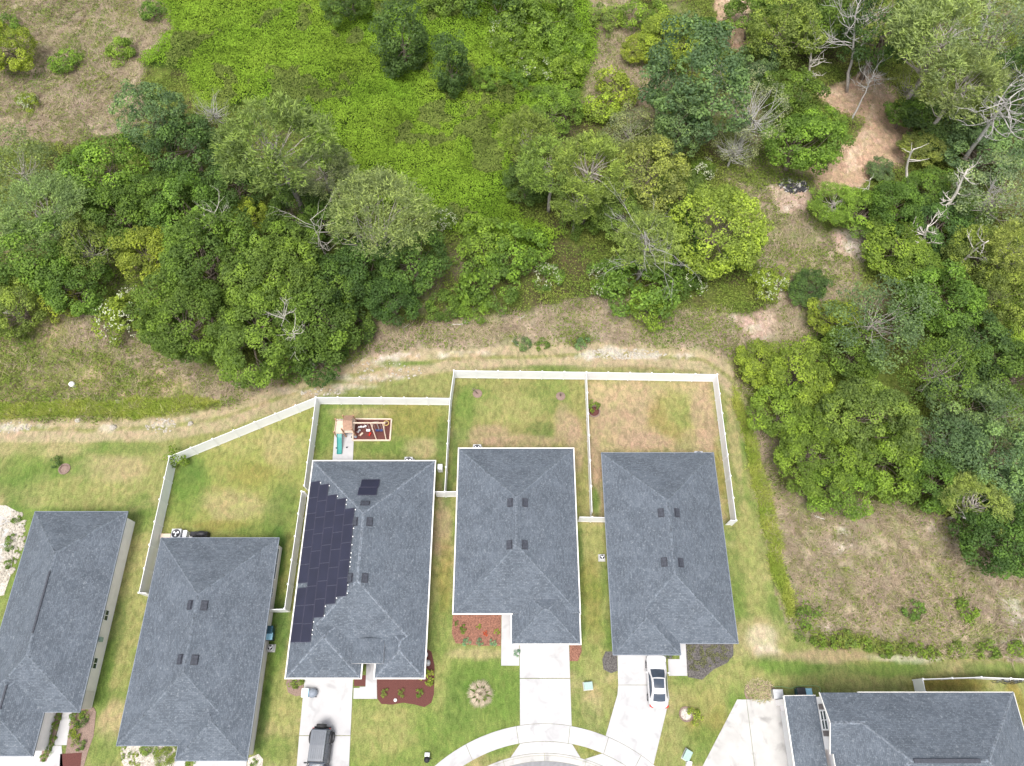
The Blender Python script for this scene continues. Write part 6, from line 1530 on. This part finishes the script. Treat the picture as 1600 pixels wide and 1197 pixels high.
def stump(label, px, py, h, lean, seed):
    p = P(px, py); rs = random.Random(seed); mb = MB()
    mb.tube([p + Vector((0, 0, -.05)), p + Vector((lean * .4, 0, h * .5)), p + Vector((lean, .1, h))], [.07, .05, .03], 7)
    for k_ in range(5):
        a = rs.uniform(0, 6.28); s_ = p + Vector((lean * .7, 0, h * rs.uniform(.5, .9))); mb.tube([s_, s_ + Vector((math.cos(a) * .3, math.sin(a) * .3, .25))], [.03, .012], 5)
    mb.lathe((p.x, p.y, -.02), [(.55, .0), (.5, .05), (.2, .09), (.01, .1)], 16, 1)
    o = mb.build('dead_sapling', [M['bark'], M['mulch_brown']], None, p); tag(o, label, 'sapling', 'dead saplings on the lawn')
stump('leafless dead sapling leaning left, left of two in the fenced back yard', 746, 615, 1.2, -.5, 1)
stump('short dead sapling in a bare soil ring, right of two in the fenced back yard', 876, 619, .7, -.1, 2)
# silvery dry palm on the front lawn
def palm(label, px, py, r, color, n=60, seed=5, h=.45, centre=True):
    p = P(px, py); rs = random.Random(seed); e = thing('palm', label, 'palm', p, 0, 'palms on the front lawns'); R_ = r / pxm(px, py)
    mb = MB()
    for i in range(26):
        inner = i >= 17; a = 6.2832 * i / (9 if inner else 17) + rs.uniform(-.15, .15); q = (.12 if inner else .42) * R_ * rs.uniform(.85, 1.1)
        tip = Vector((math.cos(a) * q, math.sin(a) * q, h * (1.2 if inner else .7) * rs.uniform(.8, 1.2))); mb.tube([Vector((0, 0, h * .4)), tip], [.03, .015], 4)
        for k_ in range(7):
            b_ = (k_ - 3) / 3 * (.75 if inner else .42); l = R_ * (.4 if inner else .66) * (1 - .2 * abs(b_)) * rs.uniform(.85, 1.1); d = Vector((math.cos(a + b_), math.sin(a + b_), -.25)); w = .032
            sd2 = Vector((-d.y, d.x, 0)) * w
            mb.face([tip - sd2 * .3, tip + d * l * .45 - sd2 + Vector((0, 0, .03)), tip + d * l, tip + d * l * .45 + sd2 - Vector((0, 0, .02))])
    mb.build('fronds', M[color], e)
    mb = MB(); mb.lathe((0, 0, -.05), [(.25, 0), (.22, .3), (.1, h * .7)], 10); mb.build('trunk', M['bark'], e)
    mb = MB(); ellipsoid(mb, (0, 0, .02), (R_ * .42, R_ * .42, .05), 18, 4); mb.build('mulch', M['mulch_orange'], e); return e
M['frond'] = simple('silvery dry frond', (.46, .39, .29), .8, .3, 6)
palm('silvery cream fan palm clump on the front lawn left of the straight driveway', 751, 1084, 21, 'frond')
g = Gp(756, 1088, 5, 'small green sprout in the heart of the silvery palm', 'bright', sv=1.6)
# grass tussocks beside driveway 6
rs_ = np.random.RandomState(8); p = P(1187, 1079); mb = MB()
for i in range(900):
    a = rs_.rand() * 6.28; rr = 1.35 * math.sqrt(rs_.rand()); c = Vector((p.x + rr * math.cos(a), p.y + .75 * rr * math.sin(a), .02)); b_ = rs_.rand() * 6.28; l = rs_.uniform(.2, .5)
    t = c + Vector((math.cos(b_) * l * .8, math.sin(b_) * l * .8, l * .6)); sdv = Vector((-math.sin(b_), math.cos(b_), 0)) * .025; mb.face([c - sdv, c + sdv, t], 0 if rs_.rand() < .6 else 1)
M['straw'] = simple('straw blades', (.50, .42, .26), .85, .2); M['blade'] = simple('olive blades', (.22, .26, .07), .85, .2)
single(mb, 'ornamental_grass', 'clump of straw-coloured ornamental grass at the corner of the right driveway', 'grass clump', p, [M['straw'], M['blade']])
# shrubs of dark bed (rows of little leaves) in front of the last house
x = rs_.uniform(P(1074, 1030).x, P(1144, 1030).x, 2600); y = rs_.uniform(P(1100, 1052).y, P(1100, 1008).y, 2600)
k_ = (y > P(1100, 1050).y + (x - P(1090, 1030).x) * .33 + .1) | (y > P(1100, 1030).y); x, y = x[k_], y[k_]; n = len(x)
kk_ = vn(x, y, .35, 2) > .5; x, y = x[kk_], y[kk_]; n = len(x)
me = quads_mesh('groundcover_plants', np.stack([x, y, .06 + rs_.rand(n) * .12], -1), rs_.normal(size=(n, 3)) * .5 + np.array([0, 0, 1]), np.full(n, .11), np.full(n, .06), None, rs_, M['cover'], colors=np.array([.17, .18, .08]) * (.5 + rs_.rand(n))[:, None])
o = bpy.data.objects.new('groundcover_plants', me); link(o); tag(o, 'sparse grey-green groundcover in the dark bed of the last house', 'groundcover', kind='stuff')

# ---------------------------------------------------------------- playset
p = P(545, 684); e = thing('swing_set', 'wooden climbing frame with brown roof, teal slide and swings on a mulch pit', 'play set', p)
s_ = 1 / pxm(545, 684)
# local axes: metres from the tower's foot
def Lp(px, py, z): q = P(px, py, z); return Vector((q.x - p.x, q.y - p.y, z))
a_, b_ = Lp(541, 682, 0), Lp(557, 682, 0); xw0, xw1 = a_.x, b_.x; y0_, y1_ = Lp(545, 683, 0).y, Lp(545, 683, 0).y + 1.5
mb = MB()
for x in (xw0 - 1.0, xw0, xw1):
    for y in (y0_, y1_): mb.box((x, y, 1.25 if x > xw0 - .5 else .8), (.11, .11, 2.5 if x > xw0 - .5 else 1.6))
mb.build('post', M['wood'], e)
mb = MB(); mb.box(((xw0 + xw1) / 2, (y0_ + y1_) / 2, 1.3), (xw1 - xw0, y1_ - y0_, .08)); mb.box((xw0 - .5, (y0_ + y1_) / 2, 1.0), (1.0, y1_ - y0_, .08)); mb.build('deck', M['palewood'], e)
mb = MB()
for x in (xw0 - 1.0, xw0, xw1):
    for z in (1.35, 1.6): mb.bar((x, y0_, z * (.75 if x < xw0 - .5 else 1)), (x, y1_, z * (.75 if x < xw0 - .5 else 1)), .05, .09)
for z in (1.5, 1.85): mb.bar((xw0, y1_, z), (xw1, y1_, z), .05, .09)
for k in range(6): mb.box((xw0 - .9 + k * .16, y1_, 1.15), (.07, .04, .7)); mb.box((xw0 - .9 + k * .16, y0_ , 1.05), (.06, .04, .25))
mb.build('railing', M['palewood'], e)
mb = MB(); zr = 2.65; ym = (y0_ + y1_) / 2; xs = (xw0 + .15, xw1 + .02)
mb.face([(xs[0], y0_ - .05, 2.2), (xs[1], y0_ - .05, 2.2), (xs[1], ym, 2.85), (xs[0], ym, 2.85)]); mb.face([(xs[1], y1_ + .1, 2.25), (xs[0], y1_ + .1, 2.25), (xs[0], ym, 2.85), (xs[1], ym, 2.85)])
mb.build('roof', M['brown_tarp'], e)
mb = MB(); sx = xw0 - .5
prof = [(y0_ - .02, 1.02), (y0_ - .4, .85), (y0_ - 1.0, .5), (y0_ - 1.5, .22), (y0_ - 1.9, .16), (y0_ - 2.0, .16)]
mb.grid([[(sx - .26, y, z + .14), (sx - .22, y, z + .14), (sx - .2, y, z), (sx + .2, y, z), (sx + .22, y, z + .14), (sx + .26, y, z + .14), (sx + .24, y, z - .04), (sx - .24, y, z - .04)] for y, z in prof], smooth=False); mb.build('slide', M['teal'], e)
bz = 2.25; yb_ = Lp(575, 661, bz).y; xb0, xb1 = xw1 - .1, Lp(602, 661, bz).x
mb = MB(); mb.bar((xb0, yb_, bz), (xb1, yb_, bz), .11, .13); mb.build('swing_beam', M['palewood'], e)
for px_ in (579, 598):
    xx = Lp(px_, 661, bz).x
    for q in (-1, 1):
        mb = MB(); mb.bar((xx, yb_, bz), (xx + .25 * (px_ < 590) + .1, yb_ + q * 1.1, .02), .09); mb.build('leg', M['palewood'], e)
    mb = MB(); mb.bar((xx + .05, yb_ - .4, 1.4), (xx + .05, yb_ + .4, 1.4), .06); mb.build('cross_brace', M['palewood'], e)
for px_, mt, w in ((586, 'navy', .45), (591, 'navy', .42), (571, 'vinyl', .4)):
    xx = Lp(px_, 661, bz).x; mb = MB(); mb.box((xx, yb_ - .15, .55), (w, .24, .06)); sw = mb.build('swing_seat', M[mt], e)
    mb = MB(); [mb.bar((xx + q * w * .45, yb_ - .15, .55), (xx + q * w * .42, yb_, bz), .025) for q in (-1, 1)]; mb.build('rope', M['lightgrey'], e)
mb = MB(); c_ = Lp(603.5, 661, 1.9); mb.grid([[(c_.x + (rr + .04 * math.cos(t)) * math.cos(a), c_.y + (rr + .04 * math.cos(t)) * math.sin(a), 1.9 + .04 * math.sin(t)) for t in (0, 1.57, 3.14, 4.71)] for a in [k * 6.2832 / 8 for k in range(9)] for rr in (.28,)], caps=False); mb.build('ring', M['yellow'], e)
mb = MB(); mb.bar(Lp(524, 663, 1.1), Lp(541, 663, 1.1), .05); mb.build('grab_bar', M['palewood'], e)
# border timbers of the pit
mb = MB(); cs = [P(*q) for q in pc_]
for a, b in zip(cs, cs[1:] + cs[:1]): mb.bar(a + Vector((0, 0, .06)), b + Vector((0, 0, .06)), .15, .18)
single(mb, 'timber_border', 'pale timber border round the playset mulch pit', 'border', cs[0], M['palewood'])
# toys in the pit
tl = [('white toy spade lying in the mulch pit', 563, 668, 'vinyl'), ('pale toy truck in the mulch pit', 570, 667, 'vinyl'), ('dark toy ball in the mulch pit corner', 556, 683, 'drip'), ('cream toy bucket in the mulch pit', 565, 679, 'palewood'), ('small grey toy in the middle of the mulch pit', 561, 674, 'lightgrey'), ('red toy on the mulch below the left swing', 578, 679, 'red_lens')]
for i, (l, a, b, m_) in enumerate(tl):
    p_ = P(a, b, .05); mb = MB()
    if i in (2,): ellipsoid(mb, (p_.x, p_.y, .2), (.18, .18, .16), z0=-1.4)
    else:
        mb.box((p_.x, p_.y, .15), (.42, .16, .12), rz=.3 * i); mb.box((p_.x + .12, p_.y + .03, .25), (.16, .14, .12), rz=.3 * i); mb.tube([(p_.x - .3, p_.y - .1, .1), (p_.x + .1, p_.y, .14)], [.03, .03], 6)
    single(mb, 'toy', l, 'toy', p_, M[m_], 'toys in the mulch pit')
for i, (a, b, l) in enumerate([(526, 700, 'left'), (533, 707, 'centre'), (542, 699, 'right'), (550, 683, 'by the pit')]):
    p_ = P(a, b, .055); mb = MB(); ellipsoid(mb, (p_.x, p_.y, .06), (.11, .09, .07), 10, 4); mb.tube([(p_.x, p_.y, .1), (p_.x + .15, p_.y + .06, .09)], [.03, .02], 5)
    single(mb, 'toy', 'small dark toy on the white patio, ' + l, 'toy', p_, M['black'], 'dark toys on the patio')
# bicycles by the far fence
def bicycle(label, px, py, rz, tilt):
    p = P(px, py); e = thing('bicycle', label, 'bicycle', p, rz, 'bicycles leaning on the fence')
    for q in (-.52, .52):
        mb = MB(); mb.grid([[(q + (.33 + .02 * math.cos(t)) * math.cos(a), tilt * (.34 + (.33 + .02 * math.cos(t)) * math.sin(a)) + .02 * math.sin(t), .34 + (.33 + .02 * math.cos(t)) * math.sin(a)) for t in (0, 1.57, 3.14, 4.71)] for a in [k * 6.2832 / 20 for k in range(21)]], caps=False); mb.build('wheel', M['rubber'], e)
    Fp = lambda x, z: Vector((x, tilt * z, z))
    mb = MB(); pts = [Fp(-.52, .34), Fp(-.12, .3), Fp(.38, .78), Fp(-.2, .82), Fp(-.12, .3)]
    for a, b in zip(pts[:-1], pts[1:]): mb.tube([a, b], [.02, .02], 6)
    mb.tube([Fp(.38, .78), Fp(.52, .34)], [.02, .02], 6); mb.tube([Fp(-.52, .34), Fp(-.2, .82)], [.015, .015], 6); mb.build('frame', M['grey_paint'], e)
    mb = MB(); h_ = Fp(.36, .98); mb.tube([h_ + Vector((0, -.28, 0)), h_ + Vector((0, .28, 0))], [.018, .018], 6); mb.tube([Fp(.38, .78), h_], [.02, .02], 6); mb.build('handlebar', M['black'], e)
    mb = MB(); mb.box(tuple(Fp(-.22, .92)), (.26, .14, .06)); mb.build('saddle', M['black'], e, bevel=.02)
for i, (a, l) in enumerate(((1562, 'left'), (1577, 'middle'), (1590, 'right'))): bicycle('bicycle leaning against the back fence of the two storey house, %s of three' % l, a, 1068, .1 * i - .1, .28)
# white globe, rocks, rubble
p = P(117, 604); mb = MB(); ellipsoid(mb, (p.x, p.y, .6), (.32, .32, .32), 20, 12, z0=-1.5); mb.lathe((p.x, p.y, 0), [(.3, 0), (.22, .3), (.15, .4)], 12); single(mb, 'globe', 'white round globe standing in the rough grass at the left', 'globe', p, M['vinyl'])
def rocks(px, py, r, n, labelfmt, seed, mat='rock', sz=(.04, .15), oval=.5, group='pale stones on the dirt track'):
    rs = random.Random(seed); k = r / pxm(px, py); c = P(px, py); mb = MB()
    for i in range(n):
        a = rs.uniform(0, 6.28); rr = k * math.sqrt(rs.random()); s = rs.uniform(*sz); x, y = c.x + rr * math.cos(a), c.y + oval * rr * math.sin(a)
        mb.grid([[(x + s * f * (1 + .25 * math.sin(j * 2.1 + i)) * math.cos(j * 1.0472 + i), y + s * f * (1 + .2 * math.cos(j * 1.7 + i)) * math.sin(j * 1.0472 + i), z * s) for j in range(6)] for f, z in ((.9, -.3), (1, .2), (.6, .6))], smooth=False)
    o = mb.build('stones', M[mat], None, c); tag(o, labelfmt, 'stones', group, 'stuff')
rocks(252, 665, 24, 70, 'scatter of white limestone chips on the dirt track', 1)
rocks(975, 553, 66, 240, 'scatter of white limestone chips behind the long fence', 2, oval=.14)
rocks(500, 613, 34, 40, 'limestone chips above the fence corner by the track', 3, oval=.2)
rocks(600, 580, 60, 70, 'limestone chips along the middle of the track', 4, oval=.3)
rocks(20, 668, 30, 40, 'limestone chips on the track at the left edge', 5, oval=.3)
rocks(8, 860, 26, 420, 'white stones in the bed at the far left', 6, oval=2.4, sz=(.1, .22), group='white bed stones')
rocks(228, 1183, 38, 300, 'white stones in the gravel bed', 7, oval=.5, sz=(.05, .12), group='white bed stones')
for i, (a, b, s, l) in enumerate([(122, 657, .3, 'single white rock in the tall grass strip edge'), (177, 668, .38, 'single pale rock on the dirt track at the left'), (185, 627, .35, 'pale rock above the tall grass strip'), (298, 662, .32, 'pale rock on the track before the slanting fence')]):
    p_ = P(a, b); mb = MB(); mb.grid([[(p_.x + s * f * (1 + .2 * math.sin(j * 2.1 + i)) * math.cos(j * .785), p_.y + s * f * (1 + .2 * math.cos(j * 1.3)) * math.sin(j * .785), z * s) for j in range(8)] for f, z in ((.9, -.1), (1, .3), (.7, .7), (.2, .85))], smooth=False); single(mb, 'rock', l, 'rock', p_, M['rock'], 'pale rocks by the track')
# heap of charcoal debris at the sandy patch
rs = random.Random(4); c = P(1240, 292); mb = MB()
for i in range(160):
    a = rs.uniform(0, 6.28); rr = 1.9 * math.sqrt(rs.random()); x, y = c.x + rr * math.cos(a), c.y + .6 * rr * math.sin(a); z = .55 * (1 - (rr / 2.1) ** 2)
    mb.box((x, y, z * rs.random() + .08), (rs.uniform(.2, .7), rs.uniform(.08, .25), rs.uniform(.05, .2)), 0 if rs.random() < .7 else 1, rz=rs.uniform(0, 3.1), rx=rs.uniform(-.5, .5))
single(mb, 'debris_heap', 'dark heap of burnt debris on the white sand patch, right of the grey mossy tree', 'debris', c, [M['tarp'], M['deadwood_grey']])
# garden hose behind the garage of the two storey house
pts = [P(a, b, .04) for a, b in ((1206, 1073), (1222, 1073), (1236, 1076), (1243, 1073), (1255, 1071.5), (1275, 1071.5), (1281, 1074), (1282, 1081))]
mb = MB(); sm_ = []
for a, b in zip(pts[:-1], pts[1:]):
    for k in range(4): sm_.append(a.lerp(b, k / 4))
mb.tube(sm_ + [pts[-1]], [.03] * (len(sm_) + 1), 5); M['hose'] = simple('green hose', (.20, .34, .14), .5, .1)
single(mb, 'garden_hose', 'pale green hose curving on the grass behind the two storey house', 'hose', pts[0], M['hose'])
# stepping bits in the fenced side: white path light and landscape stones by house 3
for i, (a, b, l) in enumerate([(665, 1023, 'upper'), (669, 1036, 'lower')]):
    p_ = P(a, b); mb = MB(); ellipsoid(mb, (p_.x, p_.y, .05), (.24, .3, .3), 10, 5); single(mb, 'rock', 'white garden rock beside the right wall of the solar panel house, ' + l, 'rock', p_, M['vinyl'] if i == 0 else M['lightgrey'], 'white garden rocks')
p_ = P(618, 1094); mb = MB(); mb.lathe((p_.x, p_.y, .04), [(.14, 0), (.16, .1), (.1, .18), (0, .19)], 12); single(mb, 'path_light', 'small round white path light in the dark red mulch bed', 'path light', p_, M['vinyl'])
p_ = P(693, 734); mb = MB(); mb.box((p_.x - .3, p_.y, .5), (.5, .6, 1.0)); single(mb, 'water_softener', 'white cabinet at the upper right corner of the solar panel house', 'cabinet', p_, M['vinyl'], bevel=.03)
print('OBJ', len(bpy.data.objects))
